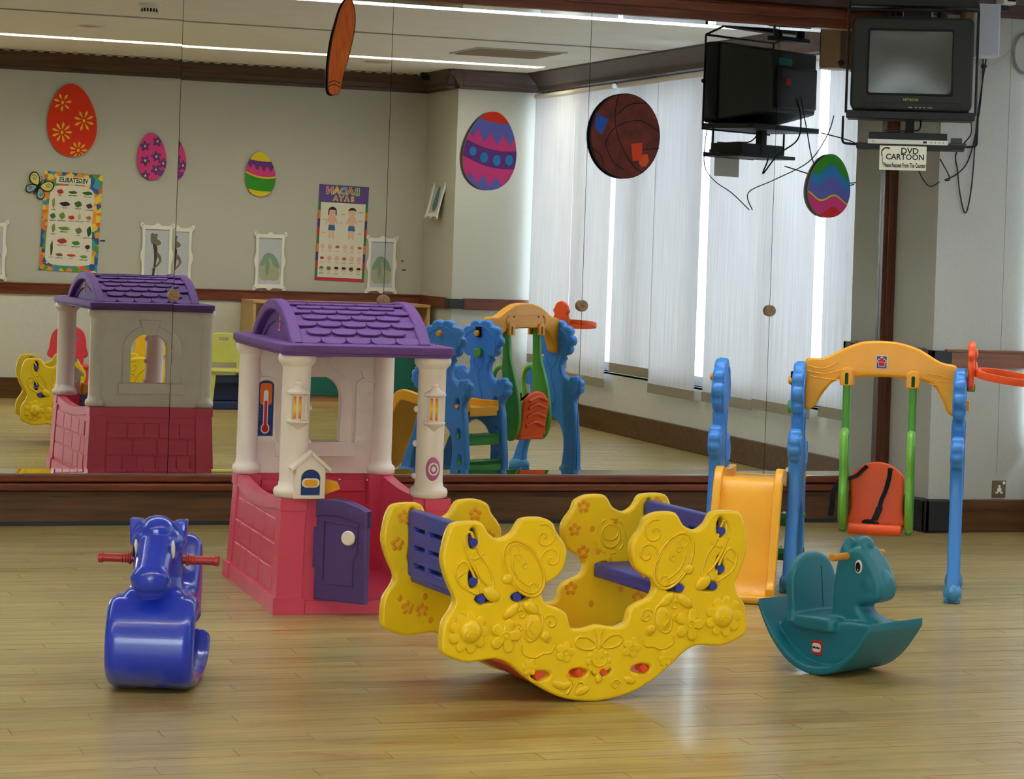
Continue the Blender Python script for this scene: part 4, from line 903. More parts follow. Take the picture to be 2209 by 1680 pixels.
for s in (-1, 1):
    g = MB(); P = []
    g.cyl((0, s*.06, .363), (0, s*.172, .363), .0125, n=18)
    for k in range(3): g.cyl((0, s*(.085+.004*k*2), .363), (0, s*(.089+.008*k), .363), .0145, n=18)
    g.cyl((0, s*.158, .363), (0, s*.172, .363), .0155, n=18).cyl((0, s*.078, .363), (0, s*.084, .363), .018, n=18)
    g.build('handle', plastic('red_handle_plastic', (176, 44, 42)), t, bevel=.002)
    e1 = MB().ball((.105, s*.052, .405), .013, .006, .028, 16, Matrix.Rotation(radians(20), 4, 'Y')).build('eye', S_wh, t)
    if s < 0: MB().ball((.112, s*.0565, .398), .007, .004, .018, 14).build('pupil', S_blk, e1)

# ------------------------------------------------------------------ television on its ceiling bracket
TVX, TVY = 5.205, -.93
TVR = -28
t = thing('television', 'boxy black tube television on a hanging shelf, screen off', 'television', (TVX, TVY, 1.955), TVR)
M_tv = mat('charcoal_television_case', (25, 28, 28), .5, .3, noise=.08, nscale=90, bump=.08, bscale=500)
M_scr = mat('grey_tube_glass', (66, 68, 62), .2, .35, noise=.04, nscale=3)
b = MB().add(shape([rrect(-.287, .287, 0, .425, .03)], .09, .014, 3), T((0, 0, 0)) @ XZ)
case = b.build('case', M_tv, t)
bk_ = MB().hexa([(-.27, .04, .01), (.27, .04, .01), (.2, .34, .06), (-.2, .34, .06), (-.27, .04, .415), (.27, .04, .415), (.2, .34, .38), (-.2, .34, .38)]).box(-.17, .17, .33, .37, .08, .30)
bk_.build('rear_housing', mat('dark_green_grey_case', (36, 42, 40), .5), t, bevel=.012)
MB().add(shape([rrect(-.212, .196, .068, .372, .012), rrect(-.202, .187, .078, .362, .01)], .012, .003, 1), T((0, -.046, 0)) @ XZ).build('screen_surround', flat('matt_black', (14, 15, 15)), t)
sc_ = MB(); n = 14; G = [[sc_.bm.verts.new((-.203+.391*i/n, -.045-.006*(1-((i/n-.5)*2)**2)*(1-((j/n-.5)*2)**2), .077+.286*j/n)) for i in range(n+1)] for j in range(n+1)]
for j in range(n):
    for i in range(n): sc_.bm.faces.new((G[j][i], G[j][i+1], G[j+1][i+1], G[j+1][i]))
sc_.build('screen', M_scr, t, ang=60)
text('HITACHI', .0165, flat('gold_print', (190, 160, 84)), 'maker_lettering', case, T((-.0, -.0462, .049)) @ XZ, bold=.0003, sx=1.1)
MB().add(shape([rrect(-.22, .235, .004, .036, .008)], .012, .003, 1), T((.0, -.046, 0)) @ XZ).build('control_flap', M_tv, t)
bt = MB()
for x, w_ in ((-.01, .018), (.02, .01), (.04, .01), (.06, .01), (.08, .022)): bt.box(x, x+w_, -.0545, -.051, .012, .016)
bt.build('control_button', flat('pale_print', (150, 150, 146)), t)
for x in (.262, -.262):
    MB().box(x-.012, x+.012, -.03, .02, -.0, .02).build('foot', M_tv, t)
t.scale = (.94, 1, .985)
MB().add(shape([rrect(-.03, .09, .20, .34, .01)], .004), T((-.06, .342, 0)) @ XZb).build('rear_label', flat('label_teal', (60, 130, 130)), t)
MB().box(-.12, -.08, .37, .374, .20, .235).build('rear_socket', S_red, t)
# hanging bracket
t = thing('television_bracket', 'black steel ceiling bracket holding the television and disc player shelves', 'bracket', (TVX, TVY, 0), TVR)
MB().box(-.285, .285, -.02, .30, 1.925, 1.951).box(-.285, .285, -.03, -.018, 1.917, 1.953).build('television_shelf', M_black, t, bevel=.003)
MB().box(-.29, .29, .10, .18, 2.435, 2.485).build('cross_bar', M_black, t, bevel=.006)
for x in (-.08, .08): MB().box(x-.025, x+.025, .115, .165, 2.48, 2.585).build('post', M_black, t, bevel=.004)
MB().tube(cat([(-.10, .30, 2.40), (-.10, .30, 2.52), (-.07, .29, 2.545), (.09, .27, 2.545), (.13, .27, 2.52), (.13, .27, 2.40)], 4, False), .024, 10).box(-.12, .15, .25, .32, 2.385, 2.405).box(-.01, .03, .15, .30, 2.53, 2.56).build('rear_yoke', M_black, t)
MB().box(-.16, .16, .08, .23, 2.582, 2.599).build('ceiling_plate', M_black, t, bevel=.003)
fr_ = MB()
for s in (-1, 1):
    fr_.tube([(s*.287, -.02, 2.40), (s*.287, -.02, 1.94)], .006, 8).tube([(s*.287, -.02, 2.405), (s*.287, .14, 2.46)], .006, 8)
    fr_.tube(cat([(s*.30, .06, 1.93), (s*.30, .06, 1.84), (s*.298, .06, 1.815), (s*.28, .06, 1.805), (s*.2, .06, 1.803)], 3, False), .0055, 8)
    fr_.ball((s*.318, .0, 2.165), .014, .012, .012, 10)
fr_.tube([(-.287, -.02, 2.405), (.287, -.02, 2.408)], .006, 8)
fr_.build('side_frame', M_black, t)
MB().box(-.235, .245, -.05, .18, 1.785, 1.803).box(-.235, .19, -.054, -.048, 1.782, 1.806).build('player_shelf', M_black, t, bevel=.002)
MB().box(-.02, .02, .12, .16, 1.8, 1.93).build('rear_post', M_black, t)
t = thing('disc_player', 'slim black disc player with a silver front strip under the television', 'disc player', (TVX-.01, TVY, 1.8035), TVR)
MB().box(-.17, .175, -.045, .16, .0, .052).build('case', M_black, t, bevel=.003)
MB().box(-.175, .178, -.052, -.044, .0, .02).build('front_strip', flat('silver_strip', (206, 206, 200), .4), t, bevel=.001)
MB().box(.07, .086, -.0535, -.0515, .006, .015).build('display', S_blk, t)
bt = MB()
for k in range(4): bt.cyl((.105+k*.018, -.0515, .01), (.105+k*.018, -.0535, .01), .0038, n=10)
bt.build('button', flat('grey_button', (140, 140, 138)), t)
ring = MB().tube([(-.15+.005*cos(a), -.053, .01+.005*sin(a)) for a in [2*pi*i/12 for i in range(12)]], .0008, 4, True).build('power_button', flat('grey_button', (140, 140, 138)), t)
t = thing('adaptor_box', 'small dark adaptor box beside the disc player', 'adaptor', (TVX+.16, TVY-.13, 1.8035), TVR)
MB().box(-.028, .05, -.01, .13, 0, .012).box(-.02, .03, -.008, .05, .011, .034).build('case', M_metal, t, bevel=.002)
t = thing('paper_sign', 'white paper sign reading DVD cartoon, taped under the disc player', 'sign', (TVX-.05, TVY-.042, 1.745), TVR)
MB().box(-.105, .102, 0, .0012, -.058, .05).build('sheet', flat('sign_paper', (226, 224, 204)), t)
ink = flat('sign_ink', (44, 46, 44)); X_ = lambda x, z: T((x, -.0006, z)) @ XZ
text('DVD', .038, ink, 'print', t, X_(.028, .027), bold=.0008, sx=1.0, ext=.0002)
text('CARTOON', .036, ink, 'print', t, X_(.008, .0), bold=.0008, sx=.95, ext=.0002)
text('*Please Request From The Counter', .028, ink, 'print', t, X_(.004, -.037), bold=.0008, sx=.47, ext=.0002)
MB().tube(cat([(-.09, -.0008, -.03), (-.093, -.0008, .0), (-.095, -.0008, .025), (-.08, -.0008, .04), (-.06, -.0008, .038)], 4, False), [.0008]*1+[.0012]*4+[.0022]*4+[.003]*4+[.0035]*3+[.002], 4).build('tail_drawing', ink, t)
# white speaker high on the wall, and a stand-in for its reflection
t = thing('wall_speaker', 'white box speaker on a bracket, high behind the television', 'speaker', (5.76, -.62, 2.37), -18)
MB().box(-.07, .05, -.05, .05, -.125, .125).build('cabinet', mat('speaker_white', (198, 200, 206), .6), t, bevel=.006)
MB().box(-.062, .042, -.056, -.05, -.117, .117).build('grille', mat('speaker_grille', (176, 180, 190), .8, noise=.1, nscale=300), t, bevel=.003)
MB().box(-.1, -.06, .0, .17, .06, .1).build('bracket', mat('tan_metal', (150, 120, 90), .5), t)
t = thing('wall_speaker', 'tan and white box standing in for the white speaker reflected left of the television', 'speaker', (5.50, -.42, 2.36), -30)  # added box for the mirrored back of the white speaker
MB().box(-.07, .07, -.06, .06, -.12, .11).build('cabinet', mat('speaker_tan', (168, 136, 106), .6), t, bevel=.005)
MB().box(-.064, .064, -.068, -.06, -.114, .104).build('grille', M_black, t, bevel=.003)
MB().box(-.072, .072, -.062, .062, -.126, -.12).build('base_plate', S_wh, t)
t = thing('wall_camera', 'small white camera box on the crown moulding at the top right', 'camera', (5.885, -.56, 2.525), 0)
MB().box(-.035, .03, -.05, .03, -.02, .05).build('housing', M_white, t, bevel=.004); MB().box(-.018, .024, -.056, -.05, -.006, .008).build('lens_window', S_blk, t); MB().box(-.03, .02, .0, .03, -.045, -.02).build('mount', M_metal, t)
# cables
def cable(lab, pts, r=.0032, m=None, **k):
    o = MB().tube(cat(pts, 6, False), r, 6).build('cable', m or flat('cable_black', (34, 34, 36), .6)); tag(o, lab, 'cable', **k); return o
yw = PYF-.012
cable('longest black cable looping down the wall beside the television', [(5.90, -.50, 2.50), (5.875, yw, 2.35), (5.85, yw, 2.2), (5.83, yw, 2.05), (5.815, yw, 1.9), (5.81, yw, 1.75), (5.80, yw, 1.62), (5.783, yw, 1.53), (5.765, yw, 1.53), (5.74, yw, 1.62), (5.725, yw, 1.72), (5.715, yw, 1.80), (5.70, -.6, 1.88), (5.60, -.78, 1.93)])
cable('thin black cable falling from the loop behind the white speaker', [(5.84, yw, 2.3), (5.842, yw, 2.18), (5.838, yw, 2.08), (5.825, yw, 1.96), (5.80, yw, 1.83), (5.77, yw, 1.75), (5.72, yw, 1.70), (5.66, yw, 1.672), (5.60, -.6, 1.675), (5.42, -.83, 1.75)])
lp = MB().tube(cat([(5.84, yw, 2.33), (5.85, yw, 2.30), (5.87, yw, 2.325), (5.868, yw, 2.335), (5.85, yw, 2.315), (5.842, yw, 2.28)], 5, False), .003, 6).build('cable', flat('cable_maroon', (70, 34, 36)))
tag(lp, 'short maroon loop of cable beside the white speaker', 'cable')
cable('pale thin cable curving across the wall towards the coil', [(5.80, yw, 2.235), (5.86, yw, 2.225), (5.93, yw, 2.25), (5.99, yw, 2.31)], .002, flat('cable_pale', (176, 172, 160)))
cable('black lead lying on the disc player and rising to the television shelf', [(5.08, -.93, 1.862), (5.14, -.96, 1.862), (5.2, -.95, 1.868), (5.25, -.92, 1.87), (5.275, -.9, 1.89), (5.285, -.88, 1.92)], .004)
cable('black cable running left behind the wavy egg from the television shelf', [(4.93, -.72, 1.93), (4.91, -.70, 1.84), (4.87, -.6, 1.72), (4.82, -.35, 1.64), (4.80, -.1, 1.58), (4.86, -.02, 1.5)], .0026)
cable('tangled black lead hanging behind the television', [(5.36, -.60, 2.10), (5.385, -.585, 2.0), (5.37, -.58, 1.88), (5.30, -.66, 1.80), (5.22, -.66, 1.70), (5.25, -.68, 1.76), (5.28, -.72, 1.806)], .004)
cable('black cable dropping from the back of the television past the player', [(5.39, -.605, 2.10), (5.41, -.57, 1.95), (5.45, -.54, 1.75), (5.54, -.50, 1.64), (5.63, -.445, 1.66)], .003)
co = MB()
for k in range(6):
    co.tube([(6.065+(.052+.002*k)*cos(a), PYF-.008-.004*(k % 3), 2.295+(.085+.003*k)*sin(a)) for a in [2*pi*i/24+.1*k for i in range(24)]], .0028, 6, True)
tag(co.build('cable_coil', flat('cable_grey', (150, 150, 142))), 'grey coil of cable hanging high on the right-hand wall', 'cable coil')
# socket
t = thing('wall_socket', 'brass-coloured power socket on the right-hand wall above the skirting', 'socket', (6.012, PYF, .205))
MB().add(shape([rrect(-.036, .036, -.041, .041, .004)], .008, .002, 1), T((0, -.004, 0)) @ XZ).build('plate', mat('bronze_plate', (124, 110, 84), .35, metal=.3), t)
MB().box(-.006, .006, -.0095, -.0085, .004, .018).box(-.02, -.006, -.0095, -.0085, -.022, -.014).box(.006, .02, -.0095, -.0085, -.022, -.014).box(-.011, .011, -.0095, -.0085, -.014, .004).build('socket_face', S_wh, t)
MB().ball((.024, -.0095, .028), .008, .004, .008, 12).build('switch', S_wh, t)
# wallpaper seams
mb = MB().box(5.998, 5.9995, PYF-.0012, PYF, ZR1, ZCR); struct('trim_21', mb, flat('seam_line', (140, 134, 118)))
mb = MB().box(5.998, 5.9995, PYF-.0012, PYF, .27, ZR0); struct('trim_22', mb, flat('seam_line', (140, 134, 118)))

# ------------------------------------------------------------------ painted cut-outs on the mirrors
EY, ET = -.022, .012
def eggpts(cx, cz, rx, rz, tilt=0, n=44):
    out_ = []
    for i in range(n):
        a = 2*pi*i/n; k = 1-.16*sin(a); x = rx*k*cos(a); z = rz*sin(a); c, s = cos(tilt), sin(tilt); out_.append((cx+x*c-z*s, cz+x*s+z*c))
    return out_
def inside(p, P):
    r = False; j = len(P)-1
    for i in range(len(P)):
        if (P[i][1] > p[1]) != (P[j][1] > p[1]) and p[0] < (P[j][0]-P[i][0])*(p[1]-P[i][1])/(P[j][1]-P[i][1])+P[i][0]: r = not r
        j = i
    return r
def clip(pts, P):
    """keep a painted motif inside the (convex) egg outline P by Sutherland-Hodgman"""
    out_ = list(pts); n = len(P)
    ar = sum(P[i][0]*P[(i+1) % n][1]-P[(i+1) % n][0]*P[i][1] for i in range(n)); Q = P if ar > 0 else P[::-1]
    for i in range(n):
        a, c = Q[i], Q[(i+1) % n]; src = out_; out_ = []
        f = lambda p: (c[0]-a[0])*(p[1]-a[1])-(c[1]-a[1])*(p[0]-a[0])
        for k in range(len(src)):
            p, q = src[k-1], src[k]; fp, fq = f(p), f(q)
            if (fp >= 0) != (fq >= 0): tt = fp/(fp-fq); out_.append((p[0]+(q[0]-p[0])*tt, p[1]+(q[1]-p[1])*tt))
            if fq >= 0: out_.append(q)
        if not out_: return []
    return out_
def board_egg(nm, lab, catg, loc, X, egg, basecol, motifs, th=.012, edge=(150, 144, 136), group=None):
    t = thing(nm, lab, catg, loc, 0, group)
    put('board', shape([egg], th, .001, 1), flat(nm+'_edge', edge), t, X)
    put('paint', shape([egg], .0012), basecol, t, X @ T((0, 0, th/2+.0004)))
    k = 1
    for m_, polys, pn in motifs:
        for P in polys:
            Q = clip(P, egg)
            if len(Q) > 2:
                me = shape([Q], .0006); put(pn, me, m_, t, X @ T((0, 0, th/2+.0011+.0004*k)))
        k += 1
    return t
C_or = flat('egg_orange_red', (222, 50, 22)); C_pk = flat('egg_pink', (214, 64, 134)); C_pu = flat('egg_purple', (104, 54, 136)); C_bl = flat('egg_cornflower', (98, 104, 190)); C_cy = flat('egg_sky', (46, 132, 200)); C_gr = flat('egg_green', (56, 148, 44)); C_ye = flat('egg_yellow', (226, 200, 40))
def band(f0, f1, x0=-.2, x1=.2, n=24): return [(x0+(x1-x0)*i/n, f0(x0+(x1-x0)*i/n)) for i in range(n+1)]+[(x1-(x1-x0)*i/n, f1(x1-(x1-x0)*i/n)) for i in range(n+1)]
def strips_(f0, f1, x0, x1, n):  # convex-ish vertical strips so clipping stays exact
    return [[(x0+(x1-x0)*i/n, f0(x0+(x1-x0)*i/n)), (x0+(x1-x0)*(i+1)/n, f0(x0+(x1-x0)*(i+1)/n)), (x0+(x1-x0)*(i+1)/n, f1(x0+(x1-x0)*(i+1)/n)), (x0+(x1-x0)*i/n, f1(x0+(x1-x0)*i/n))] for i in range(n)]
def zig(base, amp, per, ph=0): return lambda x: base(x)+amp*abs(((x/per+ph) % 1)*2-1)
# large striped egg
E2 = eggpts(0, 0, .128, .183, radians(-5)); tl_ = lambda x: -.2*x+1.3*x*x
mo = [(C_bl, strips_(lambda x: zig(lambda q: .075+tl_(q), -.055, .058)(x) if 0 else .03+tl_(x)+.055*abs(((x/.062) % 1)*2-1), lambda x: .3, -.16, .16, 40), 'zigzag'),
      (C_or, strips_(lambda x: .135+tl_(x)*1.0, lambda x: .3, -.16, .16, 16), 'top_patch'),
      (C_pu, strips_(lambda x: -.075+tl_(x), lambda x: .008+tl_(x), -.16, .16, 16), 'band'),
      (C_cy, [oval(-.085, -.005, .017, .021), oval(-.03, -.032, .019, .024), oval(.032, -.043, .019, .025), oval(.092, -.04, .019, .025)], 'dot'),
      (C_bl, strips_(lambda x: -.3, lambda x: -.165+tl_(x)*.5+.05*abs(((x/.062+.5) % 1)*2-1), -.16, .16, 40), 'zigzag')]
board_egg('egg_cutout', 'large pink, purple and blue egg cut-out with dots, right of the bat', 'decoration', (3.523, EY, 1.723), XZ, E2, C_pk, mo)
E3 = eggpts(0, 0, .111, .155, radians(-3)); wv = lambda o_, a_, p_=.11, ph=0: (lambda x: o_+a_*sin(x/p_*2*pi+ph)-.1*x)
mo = [(C_cy, strips_(lambda x: -.3, wv(.075, .03, .16, 1.2), -.13, .13, 26), 'wave'), (C_bl, strips_(lambda x: -.3, wv(.02, .028, .16, 1.0), -.13, .13, 26), 'wave'),
      (C_ye, strips_(lambda x: -.3, wv(-.055, .017, .15, .4), -.13, .13, 26), 'wave'), (C_pk, strips_(lambda x: -.3, wv(-.064, .017, .15, .4), -.13, .13, 26), 'wave'), (S_red, strips_(lambda x: -.3, wv(-.122, .022, .15, .6), -.13, .13, 26), 'wave')]
board_egg('egg_cutout', 'small egg cut-out with green, blue and pink waves, left of the television', 'decoration', (5.262, EY, 1.632), XZ, E3, C_gr, mo, edge=(176, 174, 176))
# patched brown ball
t = thing('ball_cutout', 'round maroon-brown ball cut-out with blue and orange patches on the mirror', 'decoration', (4.189, EY, 1.823))
bl_ = oval(0, 0, .177, .201, 44)
put('board', shape([bl_], .014, .001, 1), flat('board_black_edge', (30, 20, 20)), t, XZ)
M_ball = mat('maroon_brushed_paint', (118, 44, 34), .6, .3, noise=1, c2=(74, 30, 28), nscale=5, stretch=(3, 3, 14)); 
put('paint', shape([oval(0, 0, .173, .197, 44)], .001), M_ball, t, XZ @ T((0, 0, .0078)))
ln = MB()
for P in ([(-.04, .195), (-.055, .11), (-.045, .02), (.0, -.08), (.06, -.15), (.10, -.165)], [(.1, .16), (.02, .15), (-.045, .10)], [(.17, .03), (.08, .075), (-.01, .06), (-.07, .02), (-.10, -.04)], [(.174, -.05), (.09, -.06)], [(-.17, -.06), (-.12, -.1), (-.105, -.15)], [(-.1, -.04), (-.06, -.12), (0, -.16)]):
    ln.tube(cat([(p[0], -.0088, p[1]) for p in P], 5, False), .0018, 4)
ln.build('seam_line', S_blk, t)
put('blue_patch', shape([[(-.15, .10), (-.088, .075), (-.12, .0), (-.155, .03)]], .001), flat('patch_blue', (36, 84, 180)), t, XZ @ T((0, 0, .009)))
put('orange_patch', shape([[(.03, -.035), (.085, -.028), (.09, -.112), (.04, -.115)]], .001), flat('patch_red_orange', (206, 66, 36)), t, XZ @ T((0, 0, .0098)))
put('orange_patch', shape([[(.09, -.085), (.115, -.08), (.125, -.11), (.11, -.14), (.085, -.14), (.072, -.12)]], .001), flat('patch_orange', (214, 90, 40)), t, XZ @ T((0, 0, .009)))
# wooden bat
t = thing('bat_cutout', 'tall orange-painted wooden bat cut-out on the second mirror joint', 'decoration', (2.80, EY, 2.15))
bt_ = cat([(-.055, -.20), (-.062, -.10), (-.05, .03), (-.03, .12), (-.01, .19), (.02, .235), (.045, .215), (.058, .15), (.055, .08), (.035, -.03), (.01, -.12), (-.008, -.20)], 4)
put('board', shape([bt_], .014, .001, 1), flat('board_black_edge', (30, 20, 20)), t, XZ)
M_bat = mat('orange_wood_paint', (214, 104, 32), .55, .3, noise=1, c2=(176, 78, 22), nscale=4, stretch=(16, 3, 1.2))
put('paint', shape([[(-.02+(p[0]+.02)*.94, p[1]*.985) for p in bt_]], .001), M_bat, t, XZ @ T((0, 0, .0078)))
ln = MB()
for z in (-.155, -.172): ln.tube([(-.058, -.0088, z), (-.03, -.0088, z+.012), (-.004, -.0088, z)], .0018, 4)
ln.build('grip_line', S_blk, t)

# ------------------------------------------------------------------ things on the back wall (seen in the mirrors); they face +y
WY = BY+.005
def on_wall(x, z, y=WY): return T((x, y, z))
R180 = Matrix.Rotation(pi, 4, 'Z')
# drawing space on that wall: a = world -x, so what reads correctly in the room
XB = XZb
E1 = eggpts(0, 0, .185, .275, radians(-4)); 
def burst(cx, cz, r=.07, n=7, ph=.3, rm=.016):
    P = [oval(cx, cz, .011, .014, 10)]
    for i in range(n):
        a = 2*pi*i/n+ph; c, s = cos(a), sin(a); P.append([(cx+c*.022-s*.002, cz+s*.024+c*.002), (cx+c*r*.75-s*.010, cz+s*r*.75+c*.010), (cx+c*r, cz+s*r), (cx+c*r*.75+s*.010, cz+s*r*.75-c*.010), (cx+c*.022+s*.002, cz+s*.024-c*.002)])
    return P
mo = [(flat('dull_yellow_paint', (232, 184, 60)), burst(.075, .13)+burst(-.09, .0, .08, 8)+burst(.072, -.095, .08, 9)+burst(-.055, -.225, .07, 9), 'starburst')]
SHX = .15
board_egg('egg_cutout', 'large orange-red egg cut-out with yellow starbursts on the far wall', 'decoration', (2.753+SHX, WY+.008, 2.10), XB, E1, C_or, mo)
E4 = eggpts(0, 0, .112, .18, radians(-3)); 
def flw(cx, cz, r=.036, ph=0): return [(cx+r*(1+.28*cos(5*a))*cos(a+ph), cz+r*(1+.28*cos(5*a))*sin(a+ph)) for a in [2*pi*i/40 for i in range(40)]]
fc = [(.055, .075, .2), (-.04, .115, .5), (.05, -.035, .8), (-.035, .0, .1), (-.09, -.05, .4), (-.035, -.1, .9), (.045, -.15, .3), (-.09, -.14, .2)]
mo = [(C_pu, [], 'petal')]
tE = board_egg('egg_cutout', 'pink egg cut-out with purple flowers on the far wall', 'decoration', (3.369+SHX, WY+.008, 1.855), XB, E4, C_pk, mo)
for cxx, cz, ph in fc:
    Q = clip(flw(cxx, cz, .033, ph), E4)
    if len(Q) > 2:
        put('flower', shape([Q], .0008), C_pu, tE, XB @ T((0, 0, .0078)))
        if inside((cxx, cz), E4): put('flower_heart', shape([oval(cxx, cz, .008, .01, 12)], .0008), C_ye, tE, XB @ T((0, 0, .0086)))
E5 = eggpts(0, 0, .118, .172, radians(-4))
tb = lambda x: .15*x+1.6*x*x
mo = [(C_gr, strips_(lambda x: -.13+tb(x)*.6, lambda x: -.03+tb(x), -.13, .13, 14), 'band'), (C_ye, strips_(lambda x: -.03+tb(x), lambda x: -.018+tb(x), -.13, .13, 14), 'line'), (C_pk, strips_(lambda x: -.018+tb(x), lambda x: .1+tb(x)*.5, -.13, .13, 14), 'band'),
      (C_pu, strips_(lambda x: .02+tb(x)+.045*abs(((x/.055) % 1)*2-1), lambda x: .1+tb(x)*.5, -.13, .13, 40), 'zigzag')]
board_egg('egg_cutout', 'small yellow, green and pink egg cut-out on the far wall', 'decoration', (4.215, WY+.008, 1.765), XB, E5, C_ye, mo)
# vegetables poster
def poster(nm, lab, x, z, w_, h_, tiltd=0):
    t = thing(nm, lab, 'poster', (x, WY, z)); t.rotation_euler = (0, radians(tiltd), 0); return t
w_, h_ = .44, .745
t = poster('vegetable_poster', 'vegetables chart with a bright painted fruit border on the far wall', 2.775+SHX, 1.332, w_, h_, 1.5)
def poster_bg():
    m = mat('fruit_border_print', (60, 120, 160), .6); nt = m.node_tree; N = nt.nodes.new; K = nt.links.new
    tc = N('ShaderNodeTexCoord'); v = N('ShaderNodeTexVoronoi'); v.inputs['Scale'].default_value = 26; K(tc.outputs['Object'], v.inputs[0])
    r = N('ShaderNodeValToRGB'); r.color_ramp.interpolation = 'CONSTANT'; e_ = r.color_ramp.elements
    cs = [(0, (230, 150, 40)), (.2, (40, 90, 160)), (.38, (90, 150, 50)), (.5, (240, 200, 70)), (.66, (220, 110, 40)), (.8, (60, 150, 180))]
    e_[0].color = L(cs[0][1]); e_[1].position = cs[1][0]; e_[1].color = L(cs[1][1])
    for p_, c in cs[2:]: q = e_.new(p_); q.color = L(c)
    sp = N('ShaderNodeSeparateColor'); K(v.outputs['Color'], sp.inputs[0]); K(sp.outputs[0], r.inputs[0]); K(r.outputs[0], nt.nodes['Principled BSDF'].inputs['Base Color']); return m
Xp = lambda x, z, k=1: T((0, .0012*k, 0)) @ XB @ T((x, z, 0))
MB().box(-w_/2, w_/2, 0, .001, -h_/2, h_/2).build('sheet', poster_bg(), t)
paper = flat('poster_paper', (222, 218, 206))
put('white_field', shape([cat([(-.165, .20), (-.13, .26), (-.06, .275), (.06, .27), (.14, .26), (.17, .21), (.175, 0), (.18, -.2), (.175, -.29), (.12, -.325), (0, -.33), (-.13, -.32), (-.17, -.28), (-.16, 0)], 4)], .0006), paper, t, Xp(0, 0))
put('title_plate', shape([rrect(-.13, .13, .285, .34, .006)], .0006), paper, t, Xp(0, 0, 1.5))
text('VEGETABLES', .05, flat('title_dark_green', (24, 60, 36)), 'title', t, Xp(0, .313, 2), bold=.0014, sx=.78, ext=.0002)
veg = [(-.11, .225, 'Cucumber', (40, 100, 50), .04, .015), (0, .225, "Lady's Finger", (60, 110, 50), .035, .012), (.095, .225, 'Chilli', (190, 40, 40), .025, .018),
       (-.13, .13, 'Mushroom', (90, 56, 40), .025, .02), (-.045, .14, 'Pumpkin', (70, 110, 50), .028, .024), (.055, .135, 'Brinjal', (50, 34, 70), .04, .018), (.14, .14, 'Maize', (150, 150, 80), .012, .04),
       (-.13, .04, 'Potato', (170, 130, 60), .022, .015), (-.06, .045, 'Bean Sprout', (190, 180, 140), .012, .025), (.0, .035, 'Tomato', (210, 40, 36), .025, .016), (.07, .045, 'Cauliflower', (110, 140, 80), .022, .026), (.14, .04, 'Cabbage', (60, 120, 60), .022, .022),
       (-.14, -.06, 'Chinese Cabbage', (30, 100, 50), .018, .04), (-.06, -.06, 'Garlic', (110, 120, 100), .025, .025), (.05, -.05, 'Long Bean', (110, 150, 70), .045, .014), (.13, -.05, 'Celery', (120, 150, 90), .014, .034),
       (-.135, -.18, 'Yam', (90, 40, 60), .02, .018), (-.045, -.155, 'French Bean', (50, 130, 50), .032, .016), (.06, -.145, 'Sweet Pepper', (180, 60, 40), .038, .02), (.135, -.2, 'Onion', (60, 90, 50), .01, .06),
       (-.11, -.255, 'Broad Bean', (100, 160, 60), .03, .012), (-.015, -.25, 'Carrot', (200, 50, 36), .035, .01), (.075, -.25, 'Groundnut', (120, 90, 70), .028, .012)]
for x, z, s, c, rx, rz in veg:
    put('picture', shape([cat([(x-rx, z-rz*.2), (x-rx*.4, z+rz*.9), (x+rx*.5, z+rz*.6), (x+rx, z+rz*.1), (x+rx*.3, z-rz), (x-rx*.5, z-rz*.8)], 3)], .0006), flat('veg_%d_%d_%d' % c, c), t, Xp(0, 0, 2))
    text(s, .013, S_blk, 'caption', t, Xp(x, z-rz-.012, 2), bold=.0002, ext=.0001)
# butterfly cut-out overlapping the poster
t = thing('butterfly_cutout', 'pale yellow and blue butterfly cut-out beside the vegetables chart', 'decoration', (2.52+SHX, WY+.012, 1.59)); X0 = XB @ Matrix.Rotation(radians(30), 4, 'Z')
for s in (-1, 1):
    for P, m_, sp_c in ((cat([(s*.005, .02), (s*.03, .065), (s*.075, .085), (s*.10, .06), (s*.095, .02), (s*.06, -.005), (s*.01, .0)], 4), flat('wing_yellow', (214, 208, 120)), (s*.06, .04, .024)), (cat([(s*.01, -.0), (s*.05, -.01), (s*.08, -.04), (s*.065, -.075), (s*.035, -.075), (s*.012, -.04)], 4), flat('wing_blue', (140, 176, 190)), (s*.048, -.042, .016))):
        wg = put('wing_outline', shape([P], .006, .001, 1), S_blk, t, X0)
        cxx = sum(p[0] for p in P)/len(P); cz = sum(p[1] for p in P)/len(P)
        put('wing_paint', shape([[(cxx+(p[0]-cxx)*.82, cz+(p[1]-cz)*.82) for p in P]], .001), m_, wg, T((0, 0, .0036)))
        MB().tube([(q[0], q[1], .0045) for q in spiral(sp_c[0], sp_c[1], sp_c[2], 1.4, s, 0, 18)], .0018, 5).build('wing_spiral', S_blk, wg)
put('body', shape([oval(0, -.01, .008, .06)], .01, .002, 1), S_blk, t, X0); MB().tube([(0, .045, 0), (.01, .07, 0), (.022, .078, 0)], .002, 5).tube([(0, .045, 0), (-.01, .07, 0), (-.022, .078, 0)], .002, 5).build('feeler', S_blk, t, xf=X0)
